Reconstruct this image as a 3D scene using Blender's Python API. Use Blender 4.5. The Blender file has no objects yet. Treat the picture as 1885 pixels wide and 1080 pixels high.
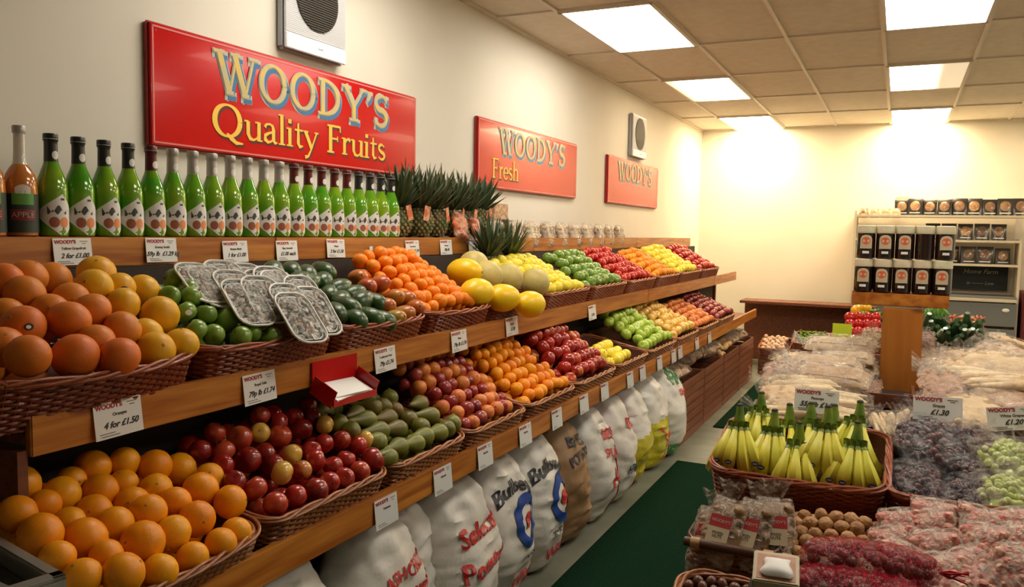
import bpy, bmesh, math, random
from mathutils import Vector, Matrix, Euler, noise
R = random.Random(7)
PI = math.pi
S = bpy.context.scene
COL = S.collection

# ------------------------------------------------------------------ camera
F_PX, YAW, PITCH, ROLL = 1483.6, 0.4463, 0.0766, 0.0175
CAM = Vector((0, 0, 1.55))
_f = Vector((-math.sin(YAW)*math.cos(PITCH), math.cos(YAW)*math.cos(PITCH), -math.sin(PITCH)))
_r0 = Vector((math.cos(YAW), math.sin(YAW), 0)); _u0 = _r0.cross(_f)
_r = _r0*math.cos(ROLL) + _u0*math.sin(ROLL); _u = _r.cross(_f)
cd = bpy.data.cameras.new('camera'); cam = bpy.data.objects.new('camera', cd); COL.objects.link(cam)
cd.sensor_fit = 'HORIZONTAL'; cd.sensor_width = 36; cd.lens = 36*F_PX/1885
cd.clip_start = .05; cd.clip_end = 60
M = Matrix((_r, _u, -_f)).transposed().to_4x4(); M.translation = CAM
cam.matrix_world = M
S.camera = cam
def raydir(px, py): return _f + _r*((px-942.5)/F_PX) + _u*((540-py)/F_PX)
def pt(px, py, x=None, y=None, z=None):
    d = raydir(px, py)
    t = (x-CAM.x)/d.x if x is not None else ((y-CAM.y)/d.y if y is not None else (z-CAM.z)/d.z)
    return CAM + d*t

# ------------------------------------------------------------------ world, exposure
w = bpy.data.worlds.new('world'); S.world = w; w.use_nodes = True
w.node_tree.nodes['Background'].inputs[0].default_value = (.9, .8, .65, 1)
w.node_tree.nodes['Background'].inputs[1].default_value = .02
S.view_settings.view_transform = 'Standard'; S.view_settings.look = 'None'
S.view_settings.exposure = 0.0; S.view_settings.gamma = 1
LIGHT = 12.5

# ------------------------------------------------------------------ materials
MATS = {}
def mat(name, c, rough=.5, c2=None, nscale=8, rnd=None, bump=None, metal=0, coat=0, emis=None, spec=.5,
        stretch=None, sss=0, contrast=(.35, .65), detail=3, hue=None, gen=False):
    m = bpy.data.materials.new(name); m.use_nodes = True; nt = m.node_tree; n = nt.nodes; b = n['Principled BSDF']
    def L(a, bb): nt.links.new(a, bb)
    b.inputs['Base Color'].default_value = (*c, 1); b.inputs['Roughness'].default_value = rough
    b.inputs['Metallic'].default_value = metal; b.inputs['Coat Weight'].default_value = coat
    b.inputs['Specular IOR Level'].default_value = spec
    if sss:
        b.inputs['Subsurface Weight'].default_value = sss; b.inputs['Subsurface Scale'].default_value = .01
    tc = n.new('ShaderNodeTexCoord'); mp = n.new('ShaderNodeMapping'); L(tc.outputs['Object'], mp.inputs[0])
    if stretch: mp.inputs['Scale'].default_value = stretch
    out = None
    oi = n.new('ShaderNodeObjectInfo')
    if c2:
        tn = n.new('ShaderNodeTexNoise'); tn.noise_dimensions = '4D'
        tn.inputs['Scale'].default_value = nscale; tn.inputs['Detail'].default_value = detail
        L(mp.outputs[0], tn.inputs['Vector'])
        mm = n.new('ShaderNodeMath'); mm.operation = 'MULTIPLY'; mm.inputs[1].default_value = 37
        L(oi.outputs['Random'], mm.inputs[0]); L(mm.outputs[0], tn.inputs['W'])
        cr = n.new('ShaderNodeValToRGB'); cr.color_ramp.elements[0].position = contrast[0]; cr.color_ramp.elements[1].position = contrast[1]
        cr.color_ramp.elements[0].color = (*c, 1); cr.color_ramp.elements[1].color = (*c2, 1)
        L(tn.outputs['Fac'], cr.inputs[0]); out = cr.outputs[0]
    if rnd:
        mx = n.new('ShaderNodeMix'); mx.data_type = 'RGBA'
        L(oi.outputs['Random'], mx.inputs[0])
        if out: L(out, mx.inputs[6])
        else: mx.inputs[6].default_value = (*c, 1)
        mx.inputs[7].default_value = (*rnd, 1); out = mx.outputs[2]
    if out: L(out, b.inputs['Base Color'])
    if bump:
        tn = n.new('ShaderNodeTexNoise'); tn.inputs['Scale'].default_value = bump[0]; tn.inputs['Detail'].default_value = 4
        L(mp.outputs[0], tn.inputs['Vector']); bp = n.new('ShaderNodeBump'); bp.inputs['Strength'].default_value = bump[1]
        bp.inputs['Distance'].default_value = bump[2] if len(bump) > 2 else .01
        L(tn.outputs['Fac'], bp.inputs['Height']); L(bp.outputs[0], b.inputs['Normal'])
    if emis:
        b.inputs['Emission Color'].default_value = (*emis[0], 1); b.inputs['Emission Strength'].default_value = emis[1]
    MATS[name] = m; return m
def film(name, tint=(1, 1, 1), amt=.22, sc=28):
    m = bpy.data.materials.new(name); m.use_nodes = True; nt = m.node_tree; n = nt.nodes; n.clear()
    o = n.new('ShaderNodeOutputMaterial'); mx = n.new('ShaderNodeMixShader'); t = n.new('ShaderNodeBsdfTransparent')
    g = n.new('ShaderNodeBsdfPrincipled'); g.inputs['Base Color'].default_value = (tint[0]*.55, tint[1]*.55, tint[2]*.55, 1); g.inputs['Roughness'].default_value = .14; g.inputs['Specular IOR Level'].default_value = .8
    tc = n.new('ShaderNodeTexCoord'); tn = n.new('ShaderNodeTexNoise'); tn.inputs['Scale'].default_value = sc; tn.inputs['Detail'].default_value = 3
    tn.inputs['Distortion'].default_value = 1.5
    nt.links.new(tc.outputs['Object'], tn.inputs['Vector'])
    bp = n.new('ShaderNodeBump'); bp.inputs['Strength'].default_value = 1; bp.inputs['Distance'].default_value = .02
    nt.links.new(tn.outputs['Fac'], bp.inputs['Height']); nt.links.new(bp.outputs[0], g.inputs['Normal'])
    cr = n.new('ShaderNodeMapRange'); cr.inputs[1].default_value = .4; cr.inputs[2].default_value = .7; cr.inputs[3].default_value = amt*.3; cr.inputs[4].default_value = min(1, amt*2.0)
    nt.links.new(tn.outputs['Fac'], cr.inputs[0]); nt.links.new(cr.outputs[0], mx.inputs[0])
    nt.links.new(t.outputs[0], mx.inputs[1]); nt.links.new(g.outputs[0], mx.inputs[2]); nt.links.new(mx.outputs[0], o.inputs[0])
    MATS[name] = m; return m

mat('wall_paint', (.75, .71, .61), .75, c2=(.70, .66, .56), nscale=1.5, bump=(60, .08, .003))
mat('ceiling_tile', (.80, .74, .64), .9, c2=(.74, .68, .58), nscale=14, bump=(180, .5, .002), spec=.1)
mat('grid_metal', (.72, .66, .56), .5)
mat('floor_vinyl', (.22, .23, .18), .5, c2=(.15, .16, .125), nscale=5)
mat('carpet', (.004, .022, .010), 1, c2=(.007, .034, .016), nscale=90, bump=(400, 1, .006), spec=.05)
def wood(name, a, b, rough=.4, stretch=(9, .8, 12)):
    m = mat(name, a, rough, c2=b, nscale=3.4, stretch=stretch, contrast=(.38, .64), detail=5, coat=.15)
    nt = m.node_tree; n = nt.nodes; bs = n['Principled BSDF']
    src = bs.inputs['Base Color'].links[0].from_socket
    tc = n.new('ShaderNodeTexCoord'); v = n.new('ShaderNodeTexVoronoi'); v.inputs['Scale'].default_value = 2.6
    mp = n.new('ShaderNodeMapping'); mp.inputs['Scale'].default_value = (1.4, 1, 2.2); nt.links.new(tc.outputs['Object'], mp.inputs[0]); nt.links.new(mp.outputs[0], v.inputs['Vector'])
    mr = n.new('ShaderNodeMapRange'); mr.inputs[1].default_value = .05; mr.inputs[2].default_value = .12; mr.inputs[3].default_value = .8; mr.inputs[4].default_value = 0
    nt.links.new(v.outputs['Distance'], mr.inputs[0]); mx = n.new('ShaderNodeMix'); mx.data_type = 'RGBA'
    nt.links.new(mr.outputs[0], mx.inputs[0]); nt.links.new(src, mx.inputs[6]); mx.inputs[7].default_value = (a[0]*.28, a[1]*.2, a[2]*.2, 1)
    nt.links.new(mx.outputs[2], bs.inputs['Base Color']); return m
wood('pine', (.34, .095, .010), (.56, .215, .032))
wood('pine_post', (.42, .14, .018), (.50, .18, .026), stretch=(9, 9, .8))
wood('dark_wood', (.13, .035, .012), (.20, .06, .02), .6)
wood('crate_wood', (.15, .042, .016), (.22, .07, .028), .6)
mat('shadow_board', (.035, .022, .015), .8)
mat('wicker_red', (.25, .042, .010), .42, c2=(.13, .018, .006), nscale=30, rnd=(.28, .065, .016), coat=.15, bump=(120, .3, .002))
mat('wicker_brown', (.26, .085, .020), .42, c2=(.13, .036, .010), nscale=30, rnd=(.30, .11, .03), coat=.15, bump=(120, .3, .002))
mat('wicker_rim', (.42, .16, .055), .4, c2=(.28, .09, .03), nscale=40, bump=(150, .3, .002))
mat('wicker_rim_red', (.40, .11, .045), .4, c2=(.25, .06, .022), nscale=40, bump=(150, .3, .002))
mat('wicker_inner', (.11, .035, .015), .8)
mat('cane_dark', (.09, .04, .02), .4)
mat('cane_tie', (.45, .27, .12), .6)
mat('orange_skin', (.84, .29, .003), .40, c2=(.78, .22, .002), nscale=6, rnd=(.86, .37, .005), spec=.35, bump=(260, .25, .002))
mat('grapefruit_orange', (.66, .19, .016), .45, c2=(.66, .25, .02), nscale=9, rnd=(.70, .15, .016), spec=.35, bump=(200, .2, .002))
mat('grapefruit_yellow', (.80, .44, .012), .40, c2=(.76, .36, .01), spec=.35, nscale=9, bump=(200, .2, .002))
mat('clementine_skin', (.85, .19, .002), .38, c2=(.85, .25, .003), nscale=8, spec=.35, bump=(260, .2, .002))
mat('satsuma_skin', (.85, .28, .004), .38, c2=(.85, .36, .006), nscale=10, rnd=(.82, .22, .005), spec=.35)
mat('apple_red', (.20, .006, .006), .25, c2=(.45, .035, .015), nscale=22, rnd=(.42, .02, .012), coat=.3, contrast=(.45, .75))
mat('apple_bicolour', (.34, .012, .008), .26, c2=(.75, .36, .07), nscale=14, coat=.3, contrast=(.52, .66), rnd=(.5, .06, .02))
mat('apple_yellow', (.75, .46, .08), .28, c2=(.75, .16, .05), nscale=12, coat=.3, contrast=(.55, .75))
mat('apple_green', (.12, .24, .022), .28, c2=(.17, .30, .035), nscale=40, coat=.2, rnd=(.19, .32, .035))
mat('apple_lime', (.30, .46, .03), .28, c2=(.42, .55, .06), nscale=20, coat=.25)
mat('peach_skin', (.70, .27, .035), .42, c2=(.36, .03, .008), nscale=14, contrast=(.45, .65), rnd=(.75, .2, .05))
mat('plum_skin', (.13, .008, .014), .3, c2=(.40, .06, .05), nscale=14, rnd=(.30, .02, .02), coat=.2)
mat('pear_skin', (.085, .098, .012), .42, c2=(.16, .09, .02), nscale=14, rnd=(.17, .18, .022), bump=(200, .1, .002))
mat('lemon_skin', (.88, .74, .05), .32, c2=(.85, .65, .03), nscale=12, bump=(200, .2, .002))
mat('avocado_skin', (.012, .035, .008), .30, c2=(.035, .09, .012), nscale=30, rnd=(.025, .075, .012), bump=(120, .5, .003), coat=.2)
mat('mango_skin', (.33, .30, .03), .32, c2=(.42, .04, .02), nscale=9, contrast=(.4, .62), rnd=(.52, .13, .02), coat=.2)
mat('melon_yellow', (.85, .52, .005), .34, c2=(.90, .60, .01), nscale=10, bump=(30, .3, .004))
mat('melon_pale', (.60, .47, .14), .5, c2=(.48, .40, .13), nscale=30, bump=(70, .4, .003))
mat('stem_brown', (.12, .06, .02), .7)
mat('navel', (.36, .17, .02), .6)
mat('sticker_white', (.8, .8, .76), .4)
mat('sticker_black', (.03, .03, .03), .4)
mat('sticker_blue', (.05, .12, .38), .4)
mat('banana_skin', (.82, .70, .07), .38, c2=(.62, .62, .06), nscale=9, rnd=(.74, .70, .08))
mat('banana_green', (.07, .16, .015), .45, c2=(.24, .32, .03), nscale=20)
mat('banana_tip', (.03, .02, .01), .8)
mat('bottle_green', (.04, .27, .008), .1, c2=(.20, .34, .01), nscale=5, coat=.6, emis=None, stretch=(1, 1, 2))
mat('glass_clear', (.62, .60, .52), .08, coat=.5)
mat('juice_brown', (.50, .17, .03), .12, coat=.6)
mat('cap_black', (.02, .022, .02), .3)
mat('cap_maroon', (.10, .012, .01), .3)
mat('cap_grey', (.42, .40, .37), .3, metal=.3)
mat('label_white', (.72, .70, .66), .5)
mat('label_art_black', (.05, .05, .05), .5)
mat('label_peach', (.70, .24, .07), .5)
mat('label_maroon2', (.32, .10, .05), .5)
mat('label_dark', (.03, .04, .03), .5)
mat('label_maroon', (.22, .03, .02), .5)
mat('label_green', (.12, .35, .06), .5)
mat('sign_red', (.56, .0012, .0012), .17, coat=.10, spec=.28)
mat('sign_red_edge', (.72, .20, .18), .35)
mat('sign_side', (.30, .01, .01), .4)
mat('letter_yellow', (.90, .55, .06), .4)
mat('letter_gold', (.46, .42, .24), .4, c2=(.66, .46, .09), nscale=14)
mat('letter_blue', (.035, .15, .33), .4)
mat('letter_grey', (.42, .44, .38), .4)
mat('letter_shadow', (.10, .004, .004), .5)
mat('white_plastic', (.78, .79, .82), .4)
mat('vent_black', (.015, .014, .012), .5)
mat('vent_slat', (.13, .12, .10), .5)
mat('vent_side', (.35, .36, .38), .5)
mat('paper', (.80, .79, .75), .55)
mat('paper_clear', (.70, .72, .72), .2, coat=.4)
mat('ink_red', (.40, .02, .03), .5)
mat('ink_black', (.03, .03, .03), .5)
mat('ink_brown', (.10, .06, .04), .5)
mat('card_lime', (.62, .75, .03), .5)
mat('sack_white', (.74, .72, .66), .36, c2=(.44, .42, .36), nscale=5, bump=(9, .55, .015), contrast=(.58, .9))
mat('sack_brown', (.36, .22, .11), .6, c2=(.26, .14, .06), nscale=5, bump=(12, .5, .01))
mat('sack_yellow', (.66, .55, .03), .3, c2=(.48, .46, .04), nscale=18, bump=(30, .6, .012), coat=.2)
mat('print_red', (.62, .03, .03), .5, c2=(.66, .20, .18), nscale=60, contrast=(.5, .75))
mat('print_blue', (.012, .06, .30), .45)
mat('print_black', (.03, .03, .04), .5)
mat('print_green', (.03, .20, .04), .5, c2=(.35, .5, .3), nscale=60, contrast=(.5, .7))
mat('tray_white', (.78, .76, .70), .4)
mat('tray_black', (.02, .02, .02), .25, coat=.4)
mat('mushroom', (.16, .12, .08), .6, c2=(.45, .38, .28), nscale=45, contrast=(.45, .6))
mat('herb_mix', (.05, .06, .015), .6, c2=(.45, .18, .07), nscale=60, contrast=(.45, .6))
mat('red_plastic', (.50, .008, .008), .2, coat=.5)
mat('steel', (.42, .42, .38), .35, metal=.7)
mat('steel_dark', (.10, .105, .09), .5, metal=.3)
mat('pine_leaf', (.07, .10, .045), .5, c2=(.16, .18, .10), nscale=14, rnd=(.05, .09, .04))
mat('pine_body', (.12, .055, .02), .55, c2=(.07, .12, .03), nscale=16, contrast=(.4, .6))
mat('pine_eye', (.34, .22, .09), .5, c2=(.10, .16, .05), nscale=30)
mat('tag_orange', (.72, .17, .05), .5, c2=(.80, .45, .30), nscale=30, contrast=(.5, .6))
mat('snack_bag', (.45, .30, .16), .3, c2=(.12, .06, .04), nscale=30, rnd=(.60, .48, .30), coat=.4, contrast=(.4, .6))
mat('pouch_black', (.02, .018, .016), .3, coat=.3)
mat('pouch_window', (.30, .13, .05), .3, c2=(.65, .42, .20), nscale=40, rnd=(.14, .08, .05), coat=.5, contrast=(.4, .65))
mat('jar_dark', (.018, .008, .006), .08, coat=.7)
mat('jar_lid', (.66, .62, .42), .4, c2=(.45, .55, .22), nscale=16, rnd=(.68, .58, .40), contrast=(.45, .7))
mat('jar_label', (.55, .46, .30), .5)
mat('jar_orange', (.68, .12, .04), .5)
mat('unit_white', (.62, .56, .44), .5)
mat('unit_grey', (.16, .17, .17), .5)
mat('chalkboard', (.012, .018, .014), .6)
mat('chalk', (.40, .42, .36), .8)
mat('door_red', (.12, .012, .008), .5)
mat('grape_green', (.42, .52, .12), .2, coat=.4, rnd=(.55, .62, .2))
mat('grape_black', (.035, .012, .02), .25, coat=.3, c2=(.14, .04, .04), nscale=20)
mat('parsnip', (.78, .60, .36), .5, c2=(.52, .30, .13), nscale=26, contrast=(.45, .62), rnd=(.78, .64, .40), stretch=(1, 1, 1))
mat('potato_tan', (.70, .48, .26), .6, c2=(.40, .20, .08), nscale=34, contrast=(.45, .6), rnd=(.68, .50, .28))
mat('onion_bag', (.42, .24, .12), .5, c2=(.74, .56, .36), nscale=38, contrast=(.45, .58), rnd=(.45, .20, .12))
mat('bread_tan', (.60, .42, .25), .5, c2=(.42, .24, .12), nscale=9, rnd=(.66, .50, .32), contrast=(.4, .65))
mat('walnut', (.42, .21, .075), .6, c2=(.28, .12, .04), nscale=60, rnd=(.50, .27, .11), bump=(90, .9, .006))
mat('chestnut', (.11, .045, .03), .3, rnd=(.17, .07, .045))
mat('net_red', (.50, .012, .03), .5)
mat('pink_mix', (.46, .09, .07), .45, c2=(.72, .50, .34), nscale=55, contrast=(.44, .56), rnd=(.60, .22, .18))
mat('nut_mix', (.30, .17, .08), .5, c2=(.10, .05, .03), nscale=60, contrast=(.45, .55), rnd=(.42, .25, .12))
mat('garlic', (.62, .42, .30), .5, c2=(.50, .24, .20), nscale=14, rnd=(.66, .50, .34))
mat('ginger', (.55, .30, .12), .6, c2=(.66, .42, .2), nscale=14)
mat('courgette', (.02, .05, .018), .2, c2=(.05, .10, .03), nscale=24, coat=.5)
mat('courgette_pale', (.50, .58, .38), .3, coat=.3)
mat('leaf_green', (.07, .22, .02), .5, c2=(.16, .36, .03), nscale=20)
mat('tomato', (.42, .008, .004), .22, coat=.2, spec=.3, rnd=(.48, .02, .008))
mat('pepper_yellow', (.88, .45, .01), .2, coat=.5)
mat('chilli', (.50, .05, .015), .3, c2=(.6, .25, .08), nscale=20)
film('clear_film', (1.15, .98, .78), .20)
film('clear_film_strong', (1.15, 1.0, .82), .34)
film('grey_film', (.6, .6, .62), .22)
film('tray_film', (1.5, 1.5, 1.4), .36, 34)
film('net_film', (1.5, .012, .09), .62, 160)
film('glass_pane', (1, 1, 1), .06, 2)

# ------------------------------------------------------------------ mesh helpers
class MB:
    def __init__(s): s.v = []; s.f = []; s.m = []; s.mats = []
    def mi(s, m):
        if m not in s.mats: s.mats.append(m)
        return s.mats.index(m)
    def add(s, vs, fs, m):
        o = len(s.v); k = s.mi(m); s.v += [Vector(v) for v in vs]
        for f in fs: s.f.append(tuple(i+o for i in f)); s.m.append(k)
        return s
    def box(s, c, d, m, rot=None, taper=None, bev=0):
        hx, hy, hz = d[0]/2, d[1]/2, d[2]/2
        if bev and min(hx, hy, hz) > bev*1.2:
            bm = bmesh.new(); bmesh.ops.create_cube(bm, size=1)
            for v in bm.verts: v.co = Vector((v.co.x*d[0], v.co.y*d[1], v.co.z*d[2]))
            bmesh.ops.bevel(bm, geom=bm.edges[:], offset=bev, segments=2, affect='EDGES')
            bm.verts.index_update(); vs = [v.co.copy() for v in bm.verts]; fs = [tuple(v.index for v in f.verts) for f in bm.faces]; bm.free()
        else:
            vs = [Vector((x, y, z)) for x in (-hx, hx) for y in (-hy, hy) for z in (-hz, hz)]
            fs = [(0, 1, 3, 2), (4, 6, 7, 5), (0, 4, 5, 1), (2, 3, 7, 6), (0, 2, 6, 4), (1, 5, 7, 3)]
        if rot is not None:
            e = Euler(rot).to_matrix(); vs = [e @ v for v in vs]
        return s.add([v+Vector(c) for v in vs], fs, m)
    def tube(s, pts, r, m, n=8, closed=False, cap=True):
        pts = [Vector(p) for p in pts]; N = len(pts); rs = r if isinstance(r, (list, tuple)) else [r]*N
        vs = []; fs = []; pu = None
        for i, p in enumerate(pts):
            a = pts[(i-1) % N] if closed or i > 0 else p; b = pts[(i+1) % N] if closed or i < N-1 else p
            t = (b-a).normalized() if (b-a).length > 1e-9 else Vector((0, 0, 1))
            if pu is None: pu = t.orthogonal().normalized()
            pu = (pu - t*pu.dot(t)); pu = pu.normalized() if pu.length > 1e-6 else t.orthogonal().normalized()
            q = t.cross(pu)
            for k in range(n):
                an = 2*PI*k/n; vs.append(p + (pu*math.cos(an)+q*math.sin(an))*rs[i])
        for i in range(N if closed else N-1):
            j = (i+1) % N
            for k in range(n): fs.append((i*n+k, i*n+(k+1) % n, j*n+(k+1) % n, j*n+k))
        if cap and not closed: fs.append(tuple(range(n))[::-1]); fs.append(tuple((N-1)*n+k for k in range(n)))
        return s.add(vs, fs, m)
    def lathe(s, prof, m, n=24, c=(0, 0, 0), cap=True, segm=None):
        vs = []; fs = []; c = Vector(c)
        for r, z in prof:
            for k in range(n):
                a = 2*PI*k/n; vs.append(c+Vector((r*math.cos(a), r*math.sin(a), z)))
        for i in range(len(prof)-1):
            for k in range(n): fs.append((i*n+k, i*n+(k+1) % n, (i+1)*n+(k+1) % n, (i+1)*n+k))
        if cap: fs.append(tuple(range(n))[::-1]); fs.append(tuple((len(prof)-1)*n+k for k in range(n)))
        return s.add(vs, fs, m)
    def sphere(s, c, r, m, n=16, k=10, sc=(1, 1, 1), fn=None, rot=None):
        vs = []; fs = []; c = Vector(c); e = Euler(rot).to_matrix() if rot else None
        for i in range(k+1):
            th = PI*i/k
            for j in range(n):
                a = 2*PI*j/n; d = Vector((math.sin(th)*math.cos(a), math.sin(th)*math.sin(a), math.cos(th)))
                q = 1 if fn is None else fn(d)
                p = Vector((d.x*sc[0], d.y*sc[1], d.z*sc[2]))*(r*q)
                if e: p = e @ p
                vs.append(c+p)
        for i in range(k):
            for j in range(n):
                a, b = i*n+j, i*n+(j+1) % n
                if i == 0: fs.append((a, a+n, b+n))
                elif i == k-1: fs.append((a, a+n, b))
                else: fs.append((a, a+n, b+n, b))
        return s.add(vs, fs, m)
    def mesh(s, name, smooth=True, weld=0):
        me = bpy.data.meshes.new(name); me.from_pydata(s.v, [], s.f)
        for m in s.mats: me.materials.append(MATS[m])
        me.polygons.foreach_set('material_index', s.m)
        me.polygons.foreach_set('use_smooth', [smooth]*len(s.f))
        me.update()
        if smooth: me.set_sharp_from_angle(angle=math.radians(42))
        return me
    def build(s, name, parent=None, smooth=True, loc=None, rot=None):
        return link(name, s.mesh(name, smooth), parent, loc, rot)
def link(name, me, parent=None, loc=None, rot=None):
    o = bpy.data.objects.new(name, me); COL.objects.link(o)
    if parent is not None: o.parent = parent
    if loc is not None: o.location = loc
    if rot is not None: o.rotation_euler = rot
    return o
def tag(o, label, cat, group=None, kind=None):
    o['label'] = label; o['category'] = cat
    if group: o['group'] = group
    if kind: o['kind'] = kind
    return o
def thing(name, label, cat, loc=(0, 0, 0), rot=(0, 0, 0), group=None):
    o = link(name, None, None, loc, rot); o.empty_display_size = .05
    return tag(o, label, cat, group)
def struct(o): o['kind'] = 'structure'; return o
CH = {}
def kids(o):
    return [c for c in o.children]
def dup(proto, loc, rot=(0, 0, 0), label=None, group=None, scale=None):
    # proto: dict(root, kids, grandkids)
    first = not proto.get('used'); proto['used'] = True
    if first: r = proto['root']
    else:
        r = proto['root'].copy(); COL.objects.link(r)
        for c, gs in proto['tree']:
            cc = c.copy(); COL.objects.link(cc); cc.parent = r
            for g in gs:
                gg = g.copy(); COL.objects.link(gg); gg.parent = cc
    r.location = loc; r.rotation_euler = rot
    if scale is not None: r.scale = (scale,)*3 if isinstance(scale, (int, float)) else scale
    if label: r['label'] = label
    if group: r['group'] = group
    return r
def proto(root):
    return {'root': root, 'tree': [(c, list(c.children)) for c in root.children]}
ORD = ['first', 'second', 'third', 'fourth', 'fifth', 'sixth', 'seventh', 'eighth', 'ninth', 'tenth', 'eleventh', 'twelfth',
       'thirteenth', 'fourteenth', 'fifteenth', 'sixteenth', 'seventeenth', 'eighteenth', 'nineteenth', 'twentieth', 'twenty-first', 'twenty-second']
FACE_AISLE = (PI/2, 0, PI/2)   # text plane whose right is +Y, up +Z, normal +X

# built-in font text to a mesh
TXT = {}
def text_mesh(t, size, m, align='CENTER', ext=.0004, shear=0, weight=0):
    key = (t, size, m, align, shear, weight)
    if key in TXT: return TXT[key]
    cu = bpy.data.curves.new('lettering', 'FONT'); cu.body = t; cu.size = size; cu.align_x = align; cu.align_y = 'CENTER'
    cu.extrude = ext; cu.shear = shear; cu.offset = weight; cu.resolution_u = 3; cu.space_line = .9
    o = bpy.data.objects.new('lettering', cu); COL.objects.link(o)
    bpy.context.view_layer.update()
    me = bpy.data.meshes.new_from_object(o.evaluated_get(bpy.context.evaluated_depsgraph_get()))
    bpy.data.objects.remove(o); bpy.data.curves.remove(cu)
    me.materials.clear(); me.materials.append(MATS[m]); TXT[key] = me
    return me
def join_meshes(name, items):
    """items: (mesh, Matrix). One mesh out of several."""
    b = MB()
    for me, mx in items:
        mn = me.materials[0].name
        b.add([mx @ v.co for v in me.vertices], [tuple(p.vertices) for p in me.polygons], mn)
    return b

# ================================================================== ROOM
X0, X1, Y0, Y1, H = -2.39, 3.6, -3.6, 10.66, 2.90
def slab(name, c, d, m):
    return struct(MB().box(c, d, m).build(name, smooth=False))
slab('floor', ((X0+X1)/2, (Y0+Y1)/2, -.05), (X1-X0+.4, Y1-Y0+.4, .1), 'floor_vinyl')
slab('wall_left', (X0-.05, (Y0+Y1)/2, H/2), (.1, Y1-Y0+.2, H), 'wall_paint')
slab('wall_right', (X1+.05, (Y0+Y1)/2, H/2), (.1, Y1-Y0+.2, H), 'wall_paint')
slab('wall_back', ((X0+X1)/2, Y1+.05, H/2), (X1-X0, .1, H), 'wall_paint')
slab('wall_front', ((X0+X1)/2, Y0-.05, H/2), (X1-X0, .1, H), 'wall_paint')
GX = [-1.964+.6*i for i in range(0, 10)]; GY = [4.67+1.2*j for j in range(-7, 5)]
slab('ceiling', ((X0+X1)/2, (Y0+Y1)/2, H+.06), (X1-X0+.2, Y1-Y0+.2, .1), 'ceiling_tile')
g = MB()
for x in GX: g.box((x, (Y0+Y1)/2, H+.004), (.024, Y1-Y0, .014), 'grid_metal')
for y in GY: g.box(((X0+X1)/2, y, H+.0045), (X1-X0, .024, .013), 'grid_metal')
g.box((X0+.012, (Y0+Y1)/2, H), (.024, Y1-Y0, .02), 'grid_metal'); g.box(((X0+X1)/2, Y1-.012, H), (X1-X0, .024, .02), 'grid_metal')
struct(g.build('trim_1', smooth=False))

# ceiling lights: lay-in fluorescent panels, one or two tubes out in some
def light_mat(name, col, st, dead=None):
    m = bpy.data.materials.new(name); m.use_nodes = True; nt = m.node_tree; b = nt.nodes['Principled BSDF']
    b.inputs['Base Color'].default_value = (.85, .80, .66, 1); b.inputs['Emission Color'].default_value = (*col, 1); b.inputs['Emission Strength'].default_value = st
    if dead:
        tc = nt.nodes.new('ShaderNodeTexCoord'); sx = nt.nodes.new('ShaderNodeSeparateXYZ'); mr = nt.nodes.new('ShaderNodeMapRange')
        mr.interpolation_type = 'SMOOTHSTEP'
        mr.inputs[1].default_value = dead[0]; mr.inputs[2].default_value = dead[1]; mr.inputs[3].default_value = st*dead[2]; mr.inputs[4].default_value = st*dead[3]
        nt.links.new(tc.outputs['Object'], sx.inputs[0]); nt.links.new(sx.outputs[0], mr.inputs[0]); nt.links.new(mr.outputs[0], b.inputs['Emission Strength'])
    MATS[name] = m
light_mat('tube_white', (1, .92, .79), LIGHT)
light_mat('tube_warm', (1, .80, .54), LIGHT*.9)
light_mat('tube_warm_end', (1, .76, .46), LIGHT*2.6)
light_mat('tube_half', (1, .80, .54), LIGHT*.9, (-.05, .12, 1, .05))
light_mat('tube_lefthalf', (1, .80, .54), LIGHT*.9, (-.26, -.05, .08, 1))
def panel(col, row, m, label, wide=.6):
    x = -1.964+.6*col+.3; y = 4.67+1.2*row+.6
    t = thing('ceiling_light', label, 'ceiling light', (x, y, H), group='ceiling light panels')
    f = MB()
    for sx in (-1, 1): f.box((sx*(wide/2-.012), 0, -.004), (.024, 1.19, .014), 'grid_metal')
    for sy in (-1, 1): f.box((0, sy*.585, -.004), (wide-.01, .024, .014), 'grid_metal')
    f.build('frame', t, smooth=False)
    MB().box((0, 0, -.002), (wide-.045, 1.15, .012), m).build('diffuser', t, smooth=False)
panel(0, 0, 'tube_white', 'square-edged bright white ceiling light panel nearest on the left row')
panel(0, 2, 'tube_lefthalf', 'ceiling light panel with a dim left side, middle of the left row')
panel(0, 4, 'tube_warm_end', 'warm ceiling light panel touching the back wall on the left row')
panel(3, 0, 'tube_white', 'bright white ceiling light panel cut by the top edge on the right row')
panel(3, 2, 'tube_half', 'ceiling light panel with its right half unlit, middle of the right row')
panel(3, 4, 'tube_warm_end', 'warm ceiling light panel touching the back wall on the right row')
for c in (0, 3):
    for r_, nm in ((-2, 'just ahead of the camera overhead'),):
        panel(c, r_, 'tube_white', 'ceiling light panel %s, %s row' % (nm, 'left' if c == 0 else 'right'))
for r_ in (-2, 0, 2, 4):
    panel(6, r_, 'tube_white' if r_ < 2 else 'tube_warm', 'ceiling light panel over the far right side, %s' % {-4: 'behind the camera', -2: 'beside the camera', 0: 'third from the back', 2: 'second from the back', 4: 'at the back wall'}[r_])

# carpets
def mat_rug(x0, x1, y0, y1, label):
    b = MB(); b.box(((x0+x1)/2, (y0+y1)/2, .006), (x1-x0, y1-y0, .012), 'carpet', bev=.004)
    tag(b.build('carpet_runner'), label, 'carpet')
mat_rug(-1.30, .0, -3.0, 5.38, 'dark green carpet runner in the near part of the aisle')
mat_rug(-1.29, .0, 6.50, 10.4, 'dark green carpet runner at the far end of the aisle')

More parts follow.
